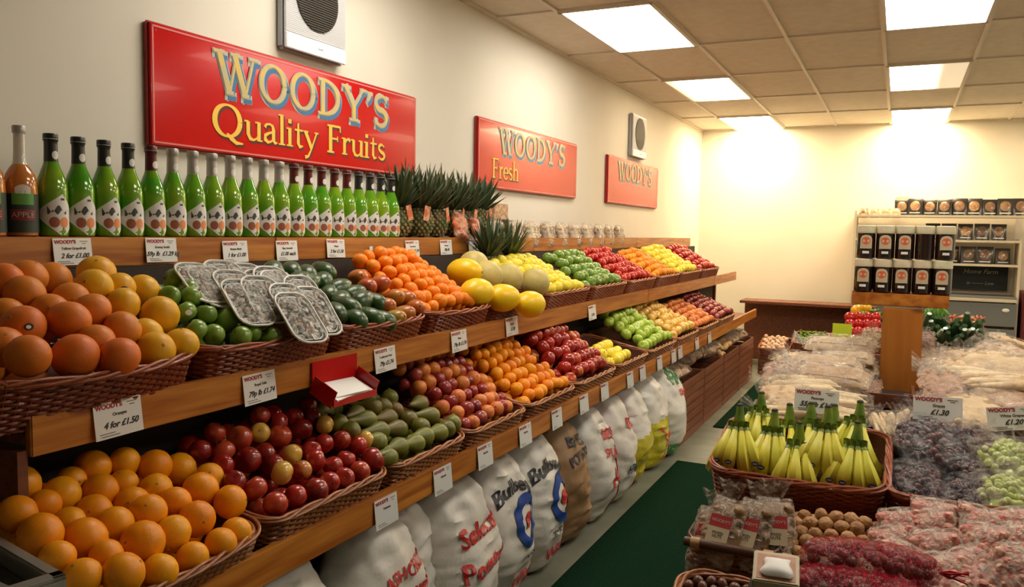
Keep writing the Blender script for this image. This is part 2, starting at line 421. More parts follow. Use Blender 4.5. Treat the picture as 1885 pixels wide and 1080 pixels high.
# ================================================================== SIGN LETTERING (painted serif letters)
def arc(cx, cy, rx, ry, a0, a1, n=18): return [(cx+rx*math.cos(math.radians(a0+(a1-a0)*i/n)), cy+ry*math.sin(math.radians(a0+(a1-a0)*i/n))) for i in range(n+1)]
def arcw(pts_n, a0, a1, th, tn): return [tn+(th-tn)*abs(math.cos(math.radians(a0+(a1-a0)*i/pts_n)))**1.5 for i in range(pts_n+1)]
def O_(cx, cy, rx, ry, th, tn, a0=0, a1=360, n=28): return (arc(cx, cy, rx, ry, a0, a1, n), arcw(n, a0, a1, th, tn))
def st(a, b, w): return ([a, b], [w, w])
def sf(x, y, w=.26, t=.05): return ([(x-w/2, y), (x+w/2, y)], [t, t])
T, t_ = .135, .05
GL = {
 'W': (1.20, [st((.08, 1), (.36, 0), T), st((.36, 0), (.56, 1), t_), st((.50, 1), (.80, 0), T), st((.80, 0), (1.04, 1), t_), sf(.08, .98, .3), sf(.52, .98, .26), sf(1.04, .98, .26), sf(.36, .02, .2, .06), sf(.80, .02, .2, .06)]),
 'O': (.98, [O_(.44, .5, .36, .47, T, t_)]),
 'D': (.96, [st((.17, .02), (.17, .98), T), (arc(.2, .5, .54, .48, -90, 90, 20), arcw(20, -90, 90, T, t_)), sf(.14, .98, .26), sf(.14, .02, .26)]),
 'Y': (.92, [st((.08, 1), (.42, .45), T*.9), st((.80, 1), (.42, .45), t_), st((.42, .5), (.42, 0), T), sf(.08, .98, .28), sf(.8, .98, .24), sf(.42, .02, .34)]),
 "'": (.34, [([(.14, .98), (.15, .88), (.12, .78), (.05, .70)], [.16, .15, .09, .03])]),
 'S': (.66, [(arc(.34, .74, .24, .23, 20, 250, 14)+arc(.32, .27, .26, .25, 80, -165, 16), [t_+.02]*5+[T*.8]*5+[T]*11+[T*.7]*6+[t_+.03]*5), st((.57, .78), (.57, .98), .05), st((.08, .02), (.08, .24), .05)]),
 'Q': (1.0, [O_(.46, .5, .40, .49, .16, .05), ([(.44, .1), (.58, -.04), (.74, -.16), (.96, -.16)], [.05, .12, .09, .03])]),
 'u': (.62, [([(.13, .6), (.13, .2), (.2, .05), (.32, .02), (.42, .08), (.48, .18)], [.12, .12, .10, .06, .05, .05]), st((.50, .62), (.50, 0), .12), sf(.07, .60, .14, .04), sf(.44, .60, .14, .04), sf(.56, .02, .12, .04)]),
 'a': (.56, [([(.09, .50), (.14, .60), (.26, .63), (.36, .58), (.40, .45), (.40, .1), (.46, .02), (.54, .04)], [.09, .06, .05, .08, .12, .12, .08, .03]), ([(.40, .38), (.24, .33), (.10, .24), (.10, .10), (.20, .02), (.32, .06), (.40, .16)], [.05, .06, .10, .12, .08, .05, .05])]),
 'l': (.30, [st((.15, 1.02), (.15, 0), .12), sf(.09, 1.0, .14, .04), sf(.15, .02, .24, .04)]),
 'i': (.30, [st((.15, .62), (.15, 0), .12), sf(.09, .60, .14, .04), sf(.15, .02, .24, .04), ([(.15, .78), (.15, .92)], [.13, .13])]),
 't': (.40, [([(.18, .84), (.18, .14), (.24, .03), (.36, .06)], [.06, .12, .10, .04]), st((.04, .60), (.36, .60), .05)]),
 'y': (.60, [st((.07, .60), (.32, .02), .12), ([(.53, .60), (.30, -.02), (.18, -.26), (.05, -.30)], [.05, .05, .07, .11]), sf(.08, .60, .2, .04), sf(.52, .60, .16, .04)]),
 'F': (.66, [st((.17, 1), (.17, 0), .14), st((.17, .98), (.60, .98), .06), st((.17, .52), (.48, .52), .05), st((.60, 1), (.60, .78), .045), st((.48, .62), (.48, .42), .04), sf(.15, .98, .24, .05), sf(.17, .02, .30, .05)]),
 'r': (.44, [st((.14, .62), (.14, 0), .12), ([(.16, .40), (.24, .56), (.34, .60), (.40, .52)], [.04, .06, .09, .10]), sf(.08, .60, .14, .04), sf(.15, .02, .24, .04)]),
 's': (.44, [(arc(.22, .47, .14, .14, 20, 250, 12)+arc(.22, .16, .15, .14, 80, -165, 12), [.05]*4+[.09]*8+[.11]*6+[.08]*4+[.05]*4)]),
 'e': (.54, [(arc(.27, .31, .21, .30, 0, 320, 22), arcw(22, 0, 320, .12, .05)), st((.08, .33), (.47, .33), .045)]),
 'h': (.64, [st((.13, 1.02), (.13, 0), .12), ([(.14, .42), (.24, .58), (.36, .62), (.46, .56), (.50, .42), (.50, 0)], [.04, .05, .07, .10, .12, .12]), sf(.07, 1.0, .14, .04), sf(.13, .02, .22, .04), sf(.50, .02, .22, .04)]),
}
def ribbon(b, pts, ws, tf, m, extra=0, z0=0, z1=.002):
    n = len(pts); ws = [ws[min(i, len(ws)-1)]+extra for i in range(n)]
    P = [Vector(p) for p in pts]; L = []; Rr = []
    for i in range(n):
        a = P[max(0, i-1)]; c = P[min(n-1, i+1)]; d = (c-a); d = d.normalized() if d.length > 1e-9 else Vector((1, 0))
        ex = Vector((0, 0))
        if extra and i == 0: ex = -d*extra/2
        if extra and i == n-1: ex = d*extra/2
        nn = Vector((-d.y, d.x))*ws[i]/2; L.append(P[i]+nn+ex); Rr.append(P[i]-nn+ex)
    vs = []
    for q in (z0, z1):
        for p in L: vs.append(tf(p, q))
        for p in Rr: vs.append(tf(p, q))
    fs = []
    for i in range(n-1):
        fs.append((2*n+i, 2*n+n+i, 2*n+n+i+1, 2*n+i+1))
        fs.append((i, i+1, 2*n+i+1, 2*n+i)); fs.append((n+i, 3*n+i, 3*n+i+1, n+i+1))
    fs += [(0, 2*n, 3*n, n), (n-1, 2*n-1, 4*n-1, 3*n-1)]
    b.add(vs, fs, m)
def painted(word, x, y, h, length, m, z0, z1, off=(0, 0), extra=0, slope=0):
    adv = sum(GL[c][0] if c != ' ' else .36 for c in word); k = length/adv; b = MB(); cx = 0
    for c in word:
        if c != ' ':
            for si, (pts, ws) in enumerate(GL[c][1]):
                def tf(p, q, cx=cx): return (x+(p.x+cx)*k+off[0], y+p.y*h+off[1], q)
                kk = (k+h)/2; sx = k
                # widths scale with letter width
                P = [(p[0], p[1]*h/k) for p in pts]
                def tf2(p, q, cx=cx): return (x+(p.x+cx)*k+off[0], y+p.y*k+off[1], q)
                ribbon(b, P, ws, tf2, m, extra/k, z0, z1+si*.00006)
        cx += GL[c][0] if c != ' ' else .36
    return b
def wall_sign(y0, y1, z0, z1, words2, label):
    W, Hh = y1-y0, z1-z0
    t = thing('wall_sign', label, 'sign', (X0, y0, z0), FACE_AISLE)
    b = MB(); b.box((W/2, Hh/2, .012), (W, Hh, .024), 'sign_side', bev=.006); b.build('backing_board', t)
    b = MB(); b.box((W/2, Hh/2, .026), (W-.012, Hh-.012, .006), 'sign_red', bev=.002); b.build('face_panel', t)
    b = MB(); e = .012
    for c, d in (((W/2, e+.004), (W-.03, .006)), ((W/2, Hh-e-.004), (W-.03, .006)), ((e+.004, Hh/2), (.006, Hh-.03)), ((W-e-.004, Hh/2), (.006, Hh-.03))):
        b.box((c[0], c[1], .0295), (d[0], d[1], .002), 'sign_red_edge')
    b.build('border_line', t, smooth=False)
    h = Hh*.36; xx, yy, ln = W*.175, Hh*.545, W*.665
    painted("WOODY'S", xx, yy, h, ln, 'letter_grey', .029, .0300, (.009, -.010), .024).build('heading_outline', t, smooth=False)
    painted("WOODY'S", xx, yy, h, ln, 'letter_blue', .0300, .0312, (.015, -.017), .006).build('heading_shadow', t, smooth=False)
    painted("WOODY'S", xx, yy, h, ln, 'letter_grey', .0316, .0322, (0, 0), .008).build('heading_edge', t, smooth=False)
    painted("WOODY'S", xx, yy, h, ln, 'letter_gold', .0328, .0340).build('heading_letters', t, smooth=False)
    if words2:
        tot = sum(GL[c][0] if c != ' ' else .36 for c in words2[0]); cx = 0
        for wd_ in words2[0].split(' '):
            aw = sum(GL[c][0] for c in wd_); x_ = W*words2[2]+W*words2[1]*cx/tot; l_ = W*words2[1]*aw/tot; cx += aw+.36
            painted(wd_, x_, Hh*.165, Hh*.285, l_, 'letter_shadow', .029, .0300, (.008, -.008), .004).build('caption_shadow', t, smooth=False)
            painted(wd_, x_, Hh*.165, Hh*.285, l_, 'letter_yellow', .0300, .0315).build('caption_letters', t, smooth=False)
    b = MB()
    for cx, cy in ((.03, .03), (W-.03, .03), (.03, Hh-.03), (W-.03, Hh-.03)): b.lathe([(.004, .0285), (.004, .0305)], 'sign_side', 8, (cx, cy, 0))
    b.build('screws', t)
wall_sign(2.005, 3.715, 1.825, 2.255, ('Quality Fruits', .665, .165), "large red sign reading WOODY'S Quality Fruits, nearest on the left wall")
wall_sign(4.41, 6.10, 1.82, 2.255, ('Fresh', .235, .115), "red sign reading WOODY'S Fresh, second along the left wall")
wall_sign(6.86, 8.50, 1.82, 2.250, None, "farthest red sign on the left wall, beneath the small fan cover")

def fan_cover(y0, y1, z0, z1, label):
    W, Hh = y1-y0, z1-z0
    t = thing('fan_cover', label, 'wall vent', (X0, (y0+y1)/2, z0), FACE_AISLE)
    b = MB(); b.box((0, Hh/2, .022), (W, Hh, .044), 'vent_side', bev=.012); b.build('housing', t)
    b = MB(); n = 44
    for i in range(n):
        zz = .075+(Hh-.095)*(i+.5)/n; b.box((0, zz, .047), (W-.012, (Hh-.095)/n*.72, .010), 'white_plastic', rot=(.35, 0, 0))
    b.box((0, Hh/2, .044), (W-.01, Hh-.01, .006), 'white_plastic', bev=.002); b.box((0, .037, .05), (W-.01, .066, .01), 'white_plastic', bev=.003)
    b.build('louvre_front', t)
    cy = Hh*.56; r = W*.34
    b = MB(); b.lathe([(r, .050), (r, .056)], 'vent_black', 40, (0, cy, 0))
    b.build('fan_opening', t)
    b = MB()
    for i in range(-13, 14):
        yy = i*r/14; hw = math.sqrt(max(0, r*r-yy*yy)); b.box((0, cy+yy, .059), (hw*2*.98, .0035, .004), 'vent_slat', rot=(.5, 0, 0))
    b.build('grille', t, smooth=False)
    link('maker_mark', text_mesh('Xpelair', .012, 'vent_side'), t, (.02, .037, .0555))
fan_cover(2.664, 3.075, 2.295, 2.735, 'white louvred fan cover with round black grille above the nearest red sign')
fan_cover(7.50, 7.95, 2.29, 2.70, 'small distant white fan cover with oval black grille above the farthest sign')

# ================================================================== LEFT SHELVING
XT, XM, XL = -2.12, -1.60, -1.37
SY0, SY1 = 1.05, 9.05
t = thing('produce_shelving', 'long stepped pine produce shelving along the left wall', 'shelves', (-1.9, 5, 0))
def part(b, name, parent, smooth=False, label=None):
    o = b.build(name, None, smooth); o.parent = parent; o.matrix_parent_inverse = Matrix.Translation(-Vector(parent.location)) if parent.rotation_euler == Euler((0, 0, 0)) else (Matrix.Translation(parent.location) @ parent.rotation_euler.to_matrix().to_4x4()).inverted()
    if label: o['label'] = label
    return o
def fascia(x, z0, z1, ya, yb, nm, joints):
    ys = [ya]+joints+[yb]
    for a, c in zip(ys, ys[1:]):
        b = MB(); b.box((x-.011, (a+c)/2, (z0+z1)/2), (.022, c-a-.003, z1-z0), 'pine', bev=.003); part(b, nm, t)
fascia(XT, 1.425, 1.513, .2, SY1, 'fascia_board', [2.36, 4.75, 7.0])
fascia(XM, 1.065, 1.155, SY0, SY1, 'fascia_board', [3.35, 5.6, 7.9])
fascia(XL, .669, .757, .6, SY1, 'fascia_board', [3.05, 5.4, 7.6])
for (x0, x1, z, ya) in ((X0+.02, XT-.022, 1.500, .2), (-2.06, XM-.022, 1.10, SY0), (-1.84, XL-.022, .695, .6)):
    b = MB(); b.box(((x0+x1)/2, (ya+SY1)/2, z), (x1-x0, SY1-ya, .022), 'dark_wood'); part(b, 'shelf_board', t)
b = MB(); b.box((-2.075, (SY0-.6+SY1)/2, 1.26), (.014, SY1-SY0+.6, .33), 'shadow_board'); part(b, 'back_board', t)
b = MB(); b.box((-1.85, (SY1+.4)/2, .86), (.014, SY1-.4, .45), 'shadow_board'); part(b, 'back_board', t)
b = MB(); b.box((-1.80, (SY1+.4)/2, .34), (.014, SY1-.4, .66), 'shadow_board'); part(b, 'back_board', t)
for y in (.62, 2.4, 4.2, 6.0, 7.8, SY1-.02):
    b = MB(); b.box((-1.84, y, .545), (.05, .045, 1.09), 'dark_wood'); b.box((-2.165, y, .75), (.05, .045, 1.5), 'dark_wood'); part(b, 'upright', t)
b = MB(); b.box((-1.82, SY0-.012, 1.02), (.42, .022, .12), 'dark_wood'); part(b, 'end_board', t)

# ------------------------------------------------------------------ wicker baskets
def plan_pts(w, d, bow, flare, n_per=.0065, rc=.045):
    # rounded rectangle, front (y=0) may bow towards -y
    P = []
    hw = w/2+flare; y0 = -flare; y1 = d+flare
    def seg(a, b, k):
        for i in range(k): P.append(Vector((a[0]+(b[0]-a[0])*i/k, a[1]+(b[1]-a[1])*i/k)))
    def corner(cx, cy, a0):
        for i in range(5): a = math.radians(a0+90*i/5); P.append(Vector((cx+rc*math.cos(a), cy+rc*math.sin(a))))
    seg((-hw+rc, y0), (hw-rc, y0), 40); corner(hw-rc, y0+rc, -90); seg((hw, y0+rc), (hw, y1-rc), 26); corner(hw-rc, y1-rc, 0)
    seg((hw-rc, y1), (-hw+rc, y1), 40); corner(-hw+rc, y1-rc, 90); seg((-hw, y1-rc), (-hw, y0+rc), 26); corner(-hw+rc, y0+rc, 180)
    out = []
    for p in P:
        if bow:
            f = max(0, 1-(p.x/hw)**2); q = max(0, 1-max(0, p.y)/(d*.6)); p = Vector((p.x, p.y-bow*f*q))
        out.append(p)
    # resample to even spacing
    L = [0]
    for i in range(len(out)): L.append(L[-1]+(out[(i+1) % len(out)]-out[i]).length)
    n = max(24, int(L[-1]/n_per)); n += (-n) % 8
    res = []; j = 0
    for i in range(n):
        s = L[-1]*i/n
        while L[j+1] < s: j += 1
        u = (s-L[j])/(L[j+1]-L[j]+1e-9); a = out[j]; c = out[(j+1) % len(out)]; res.append(a+(c-a)*u)
    return res
BASK = {}
def basket_meshes(w, d, h, bow, flare, m, mr):
    key = (w, d, h, bow, flare, m)
    if key in BASK: return BASK[key]
    rows = max(4, int(h/.0074)); b = MB()
    base = plan_pts(w, d, bow, 0); n = len(base)
    bow0 = []
    for p in base:
        f = max(0, 1-(p.x/(w/2))**2) if p.y < 0 else 0; bow0.append(min(-p.y, bow*f*.9) if p.y < 0 else 0)
    def ring(tz, off, ph):
        pts = []
        for i, p in enumerate(base):
            a = base[i-1]; c = base[(i+1) % n]; tdir = (c-a).normalized(); nn = Vector((tdir.y, -tdir.x))
            o = flare*tz+off*math.cos(PI*i/4+ph)
            pts.append(Vector((p.x+nn.x*o, p.y+nn.y*o+bow0[i]*(1-tz), 0)))
        return pts
    for r_ in range(rows):
        tz = (r_+.5)/rows; pts = ring(tz, .0042, PI*(r_ % 2))
        for p in pts: p.z = tz*h+R.uniform(-.0006, .0006)
        b.tube(pts, .0042, m, 5, closed=True)
    # stakes
    stakes = MB()
    for i in range(0, n, 4):
        p0 = ring(0, 0, 0)[i] if False else base[i]; a = base[i-1]; c = base[(i+1) % n]; td = (c-a).normalized(); nn = Vector((td.y, -td.x))
        b.tube([(p0.x, p0.y+bow0[i], 0), (p0.x+nn.x*flare, p0.y+nn.y*flare, h)], .0028, m, 4)
    rim = MB()
    base2 = ring(1, 0, 0)
    for k in range(4):
        pts = []
        for i, p in enumerate(base2):
            a = base2[i-1]; c = base2[(i+1) % n]; td = Vector((c.x-a.x, c.y-a.y)).normalized(); nn = Vector((td.y, -td.x))
            an = PI*i/26+k*PI/2+.5*math.sin(i*.11+k); o = .0075*math.cos(an)
            pts.append(Vector((p.x+nn.x*o, p.y+nn.y*o, h+.003+.0065*math.sin(an))))
        rim.tube(pts, .0040, mr, 6, closed=True)
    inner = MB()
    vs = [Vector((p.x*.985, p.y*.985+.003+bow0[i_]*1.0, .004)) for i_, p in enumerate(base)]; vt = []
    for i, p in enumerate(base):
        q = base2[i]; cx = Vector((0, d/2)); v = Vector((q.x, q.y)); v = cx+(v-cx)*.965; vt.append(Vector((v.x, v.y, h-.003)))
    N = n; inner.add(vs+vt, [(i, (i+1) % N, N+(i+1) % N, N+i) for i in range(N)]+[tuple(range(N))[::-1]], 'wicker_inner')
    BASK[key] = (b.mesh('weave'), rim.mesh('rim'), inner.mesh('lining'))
    return BASK[key]
def basket(label, loc, rotz, w, d, h, tilt=0, bow=0, flare=.015, m='wicker_red', mr='wicker_rim_red', group=None):
    t = thing('wicker_basket', label, 'basket', loc, (0, 0, 0), group)
    t.matrix_world = Matrix.Translation(loc) @ Matrix.Rotation(rotz, 4, 'Z') @ Matrix.Rotation(tilt, 4, 'X')
    a, r_, i_ = basket_meshes(w, d, h, bow, flare, m, mr)
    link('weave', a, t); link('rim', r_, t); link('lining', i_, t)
    t['_'] = 0; del t['_']
    return dict(o=t, M=t.matrix_world.copy(), w=w, d=d, h=h, bow=bow, flare=flare)

# ------------------------------------------------------------------ fruit prototypes (unit radius = real radius given)
def fr_sphere(name, label, cat, r, m, sc=(1, 1, .95), bumps=.015, stem='navel', n=22, k=14, extra=None):
    t = thing(name, label, cat)
    def fn(d):
        v = 1+bumps*noise.noise(d*2.2)
        if stem == 'navel' and d.z < -.96: v -= .05*(-.96-d.z)/.04
        if stem == 'apple':
            q = max(0, (abs(d.z)-.72)/.28); v -= .24*q*q*(1 if d.z > 0 else .7); v *= 1+.02*math.cos(5*math.atan2(d.y, d.x))*(1 if d.z < 0 else 0)
            v *= 1-.05*(-d.z)
        return v
    MB().sphere((0, 0, 0), r, m, n, k, sc, fn).build('skin' if cat != 'apple' else 'skin', t)
    b = MB()
    if stem == 'navel': b.lathe([(r*.02, 0), (r*.10, .0), (r*.07, .0016)], 'navel', 8, (0, 0, r*sc[2]*(1+bumps*.0)-.0008)); b.build('stem_scar', t)
    elif stem == 'apple': b.tube([(0, 0, r*.66), (r*.05, 0, r*.9), (r*.12, 0, r*1.08)], r*.04, 'stem_brown', 5); b.build('stem', t)
    elif stem == 'tip': b.lathe([(r*.02, 0), (r*.13, .0), (r*.06, .002)], 'stem_brown', 8, (0, 0, r*sc[2]-.001)); b.build('stem_scar', t)
    if extra: extra(t, r)
    return proto(t)
P = {}
P['orange'] = fr_sphere('orange', '', 'orange', .0425, 'orange_skin')
P['gf_o'] = fr_sphere('grapefruit', '', 'grapefruit', .054, 'grapefruit_orange', sc=(1, 1, .93))
P['gf_y'] = fr_sphere('grapefruit', '', 'grapefruit', .054, 'grapefruit_yellow', sc=(1, 1, .92))
P['ap_r'] = fr_sphere('apple', '', 'apple', .036, 'apple_red', sc=(1, 1, .97), stem='apple')
P['ap_b'] = fr_sphere('apple', '', 'apple', .036, 'apple_bicolour', sc=(1, 1, .97), stem='apple')
P['ap_y'] = fr_sphere('apple', '', 'apple', .036, 'apple_yellow', sc=(1, 1, .97), stem='apple')
P['ap_g'] = fr_sphere('apple', '', 'apple', .037, 'apple_green', sc=(1, 1, .96), stem='apple')
P['ap_l'] = fr_sphere('apple', '', 'apple', .037, 'apple_lime', sc=(1, 1, .96), stem='apple', n=16, k=10)
P['clem'] = fr_sphere('clementine', '', 'clementine', .031, 'clementine_skin', sc=(1, 1, .86), n=16, k=10)
P['sats'] = fr_sphere('satsuma', '', 'satsuma', .031, 'satsuma_skin', sc=(1, 1, .86), n=16, k=10)
P['peach'] = fr_sphere('peach', '', 'peach', .030, 'peach_skin', n=16, k=10, stem='tip')
P['plum'] = fr_sphere('plum', '', 'plum', .026, 'plum_skin', sc=(1, 1, 1.12), n=16, k=10, stem='tip')
P['lemon'] = fr_sphere('quince', '', 'quince', .034, 'lemon_skin', n=16, k=10, stem='tip')
P['melon_p'] = fr_sphere('melon', '', 'melon', .075, 'melon_pale', sc=(1, 1, 1), stem='tip')
P['melon_y'] = fr_sphere('melon', '', 'melon', .066, 'melon_yellow', sc=(1, 1, 1.35), stem='tip')
P['mango'] = fr_sphere('mango', '', 'mango', .042, 'mango_skin', sc=(1, .86, 1.32), stem='tip')
P['walnut'] = fr_sphere('walnut', '', 'walnut', .0195, 'walnut', sc=(.92, 1, 1.1), bumps=.12, stem='tip', n=16, k=10)
P['chest'] = fr_sphere('chestnut', '', 'chestnut', .015, 'chestnut', sc=(1, .8, .9), stem='tip', n=10, k=7)
P['tomato'] = fr_sphere('tomato', '', 'tomato', .034, 'tomato', sc=(1, 1, .85), stem='tip', n=14, k=9)
P['pepper_y'] = fr_sphere('pepper', '', 'pepper', .042, 'pepper_yellow', sc=(1, 1, 1.15), stem='apple', n=16, k=10)
P['garlic'] = fr_sphere('garlic_bulb', '', 'garlic', .03, 'garlic', sc=(1, 1, .8), stem='apple', n=12, k=8)
def lathe_fruit(name, cat, prof, m, stem=True):
    t = thing(name, '', cat); MB().lathe(prof, m, 18, cap=True).build('skin', t)
    if stem:
        z = prof[-1][1]; MB().tube([(0, 0, z-.004), (.002, 0, z+.012), (.006, 0, z+.024)], .0018, 'stem_brown', 5).build('stem', t)
    return proto(t)
P['pear'] = lathe_fruit('pear', 'pear', [(.003, -.046), (.014, -.047), (.026, -.041), (.033, -.028), (.0345, -.012), (.029, .006), (.021, .024), (.0145, .042), (.011, .058), (.0085, .072), (.004, .079)], 'pear_skin')
P['avo'] = lathe_fruit('avocado', 'avocado', [(.003, -.060), (.017, -.058), (.030, -.046), (.037, -.026), (.038, -.006), (.034, .016), (.027, .036), (.020, .050), (.012, .060), (.003, .063)], 'avocado_skin', False)
MB().lathe([(.005, 0), (.004, .004)], 'stem_brown', 8, (0, 0, .062)).build('stem_button', P['avo']['root'])
P['avo'] = proto(P['avo']['root'])

def ori(hor=False, az=None, jit=.5):
    if hor:  # lying on its side; local +Z along azimuth az
        a = az if az is not None else R.uniform(0, 2*PI)
        return Euler((PI/2+R.uniform(-.25, .25), 0, a+PI/2))
    return Euler((R.uniform(-1.4, 1.4), R.uniform(-1.4, 1.4), R.uniform(0, 6.28)))
def plane_hit(px, py, B, zloc, slope=0):
    """ray through the photo point meets the pile surface of basket B (local plane z = zloc + slope*y)"""
    Mi = B['M'].inverted(); o = Mi @ CAM; d = Mi.to_3x3() @ raydir(px, py)
    t = (zloc+slope*o.y-o.z)/(d.z-slope*d.y)
    return CAM + raydir(px, py)*t
def relax(items, it=30):
    # items: [pos, r, dir]; separate overlapping neighbours along their sight lines
    for _ in range(it):
        for i in range(len(items)):
            for j in range(i):
                a, b = items[i], items[j]; d = (a[0]-b[0]).length; m = (a[1]+b[1])*.93
                if d < m and d > 1e-6:
                    push = min((m-d)*.5, .004)
                    s = 1 if (a[0]-CAM).length < (b[0]-CAM).length else -1
                    a[0] -= a[2]*push*s; b[0] += b[2]*push*s
def place_photo(B, lst, zloc, slope, kindfn, labelfn, off=(0, 0), k=1.0, hor=None, lim=.07):
    items = []
    for e in lst:
        px, py = off[0]+e[0]/k, off[1]+e[1]/k
        p = plane_hit(px, py, B, zloc, slope); d = raydir(px, py).normalized()
        kind = kindfn(e); r0 = RAD[kind]
        r = max(r0*.82, min(r0*1.15, (e[2]/k)/2/F_PX*((p-CAM).dot(_f)))) if len(e) > 2 and isinstance(e[2], (int, float)) else r0
        items.append([p, r, d, kind, r/r0, e, p.copy()])
    relax(items)
    for it_ in items:
        dv = it_[0]-it_[6]
        if dv.length > lim: it_[0] = it_[6]+dv.normalized()*lim
    Mi = B['M'].inverted()
    # rows from the front for labels
    loc = [(Mi @ it[0]) for it in items]
    nrow = 5; dmin = min(l.y for l in loc); dmax = max(l.y for l in loc)+1e-6
    rows = {}
    for it, l in zip(items, loc):
        q = min(nrow-1, int((l.y-dmin)/(dmax-dmin)*nrow)); rows.setdefault(q, []).append((l.x, it))
    out = []
    for q in rows:
        rows[q].sort(key=lambda a: a[0])
        for idx, (lx, it) in enumerate(rows[q]):
            lab, grp = labelfn(it[3], q, nrow, idx, it[5]); rot = hor(it) if hor else ori()
            out.append(dup(P[it[3]], it[0], rot, lab, grp, it[4]*{'avo': 1.22, 'pear': 1.15, 'mango': 1.12}.get(it[3], 1)))
    return out
RAD = dict(orange=.0425, gf_o=.054, gf_y=.054, ap_r=.036, ap_b=.036, ap_y=.036, ap_g=.037, ap_l=.037, clem=.031, sats=.031, peach=.030, plum=.027,
           lemon=.034, melon_p=.075, melon_y=.07, mango=.045, walnut=.0195, chest=.015, tomato=.034, pepper_y=.044, pear=.035, avo=.040, garlic=.03)
ROWN = ['front row', 'second row', 'middle row', 'fourth row', 'back row']
def lab_rows(what, where, grp):
    def f(kind, q, n, idx, e): return ('%s, %s from left in %s of %s' % (what(kind) if callable(what) else what, ORD[min(idx, 21)], ROWN[q], where), grp)
    return f
def fill(B, kinds, z0, z1, label, group, layers=2, jit=.25, sx=1, hor=False, x0=None, x1=None, y0=None, y1=None, sp=1.0, heap=0.02, limit=999, az=None):
    """lay fruit in staggered rows over a heap: local z rises from z0 (front) to z1 (back)"""
    r = RAD[kinds[0]]; d = 2*r*sp; w, dd = B['w'], B['d']; cnt = 0
    xa = -w/2+r*(1.5 if hor else 1) if x0 is None else x0; xb = w/2-r*(1.5 if hor else 1) if x1 is None else x1
    ya = (r*1.6 if hor else r*1.15) if y0 is None else y0; yb = dd-r*.8 if y1 is None else y1
    for ly in range(layers):
        row = 0; y = ya+(ly % 2)*d*.45
        while y <= yb+1e-6:
            x = xa+((row+ly) % 2)*d*.5; cx_ = 0
            while x <= xb+1e-6:
                u = (y-ya)/max(1e-6, yb-ya); hp = heap*(1-abs(2*(x-xa)/max(1e-6, xb-xa)-1)**2)
                z = z0+(z1-z0)*u+hp-ly*d*.78+R.uniform(-1, 1)*jit*r
                lp = Vector((x+R.uniform(-1, 1)*jit*r, y+R.uniform(-1, 1)*jit*r, z))
                if z > r*.6 and cnt < limit:
                    kd = kinds[R.randrange(len(kinds))]
                    if layers == 1 and 'hidden' in label: lab = label
                    elif ly > 0: lab = label+', deeper in the heap'
                    else: lab = '%s, %s from left in %s row' % (label, ORD[min(21, cx_)], ORD[row])
                    dup(P[kd], B['M'] @ lp, ori(hor, az), lab, group+(' underneath' if ly else ''), R.uniform(.92, 1.06)); cnt += 1; cx_ += 1
                x += d*sx
            y += d*.88; row += 1
    return cnt

AZ = PI/2  # basket local -Y faces +X
def shelf_basket(lvl, y0, y1, label, bow=0, grp=None, m=None, mr=None, h=None):
    if lvl == 'mid': x, z, d, tilt, h = XM-.03, 1.118, .40, .16, h or .115
    else: x, z, d, tilt, h = XL-.035, .714, .40, .20, h or .105
    return basket(label, (x, (y0+y1)/2, z), PI/2, y1-y0-.045, d, h, tilt, bow, .016, m or ('wicker_red' if lvl == 'mid' else 'wicker_brown'), mr or ('wicker_rim_red' if lvl == 'mid' else 'wicker_rim'), grp)

# ---------- lower level
L0 = shelf_basket('low', .92, 1.49, 'wicker basket of oranges at the near end of the lower shelf', bow=.035)
oranges = [(110,545,200),(320,600,200),(370,530,120),(230,655,130),(90,700,200),(210,812,235),(485,455,190),(650,430,165),(525,580,190),(645,540,150),(810,450,180),(815,570,170),(940,465,180),(1095,505,150),(1050,570,185),(1205,635,175),(1235,795,160),(1155,850,165),(490,690,190),(360,745,150),(600,760,200),(445,835,235),(690,650,190),(775,690,190),(915,640,170),(1030,725,190),(905,800,190),(745,850,230),(1005,925,170),(555,920,150),(300,930,150),(430,1030,200),(645,1010,215),(835,1000,190)]
place_photo(L0, oranges, .115, .30, lambda e: 'orange', lab_rows('large orange', 'the lower near-end basket', 'oranges in the near lower basket'), (0, 700), 2.842)
fill(L0, ['orange'], .05, .16, 'large orange half hidden under the heap', 'oranges underneath in the near lower basket', 1, heap=.0)
L1 = shelf_basket('low', 1.49, 2.03, 'wicker basket of red apples between the oranges and the pears')
apples = [(285,470,115,'b'),(205,570,120),(335,575,130,'b'),(330,650,120),(425,500,140,'b'),(535,380,115,'b'),(535,470,110,'y'),(605,370,80),(640,415,115),(645,490,130,'b'),(470,620,145),(560,590,130),(610,650,130),(715,590,100,'y'),(660,690,130,'y'),(765,680,115,'b'),(725,385,95),(770,450,115),(820,385,90),(800,320,100),(895,425,85,'y'),(890,530,110),(985,510,100,'b'),(820,570,110),(840,620,120),(1010,620,90),(940,655,90),(1080,540,90),(1125,510,80,'y'),(1155,620,140),(1085,685,120,'b'),(1000,720,120),(920,745,120,'b'),(845,790,140),(735,820,130),(620,865,140,'b'),(510,780,140,'b'),(395,740,100)]
place_photo(L1, apples, .115, .30, lambda e: {'b': 'ap_b', 'y': 'ap_y'}.get(e[3] if len(e) > 3 else '', 'ap_r'),
            lab_rows(lambda k: {'ap_r': 'deep red apple', 'ap_b': 'yellow-blushed red apple', 'ap_y': 'pale yellow apple'}[k], 'red apple basket', 'apples beside the oranges'), (300, 640), 3)
fill(L1, ['ap_r', 'ap_r', 'ap_b'], .055, .16, 'red apple half hidden under the heap', 'apples underneath beside the oranges', 1, heap=0)
L2 = shelf_basket('low', 2.03, 2.52, 'wicker basket of green pears between two apple baskets')
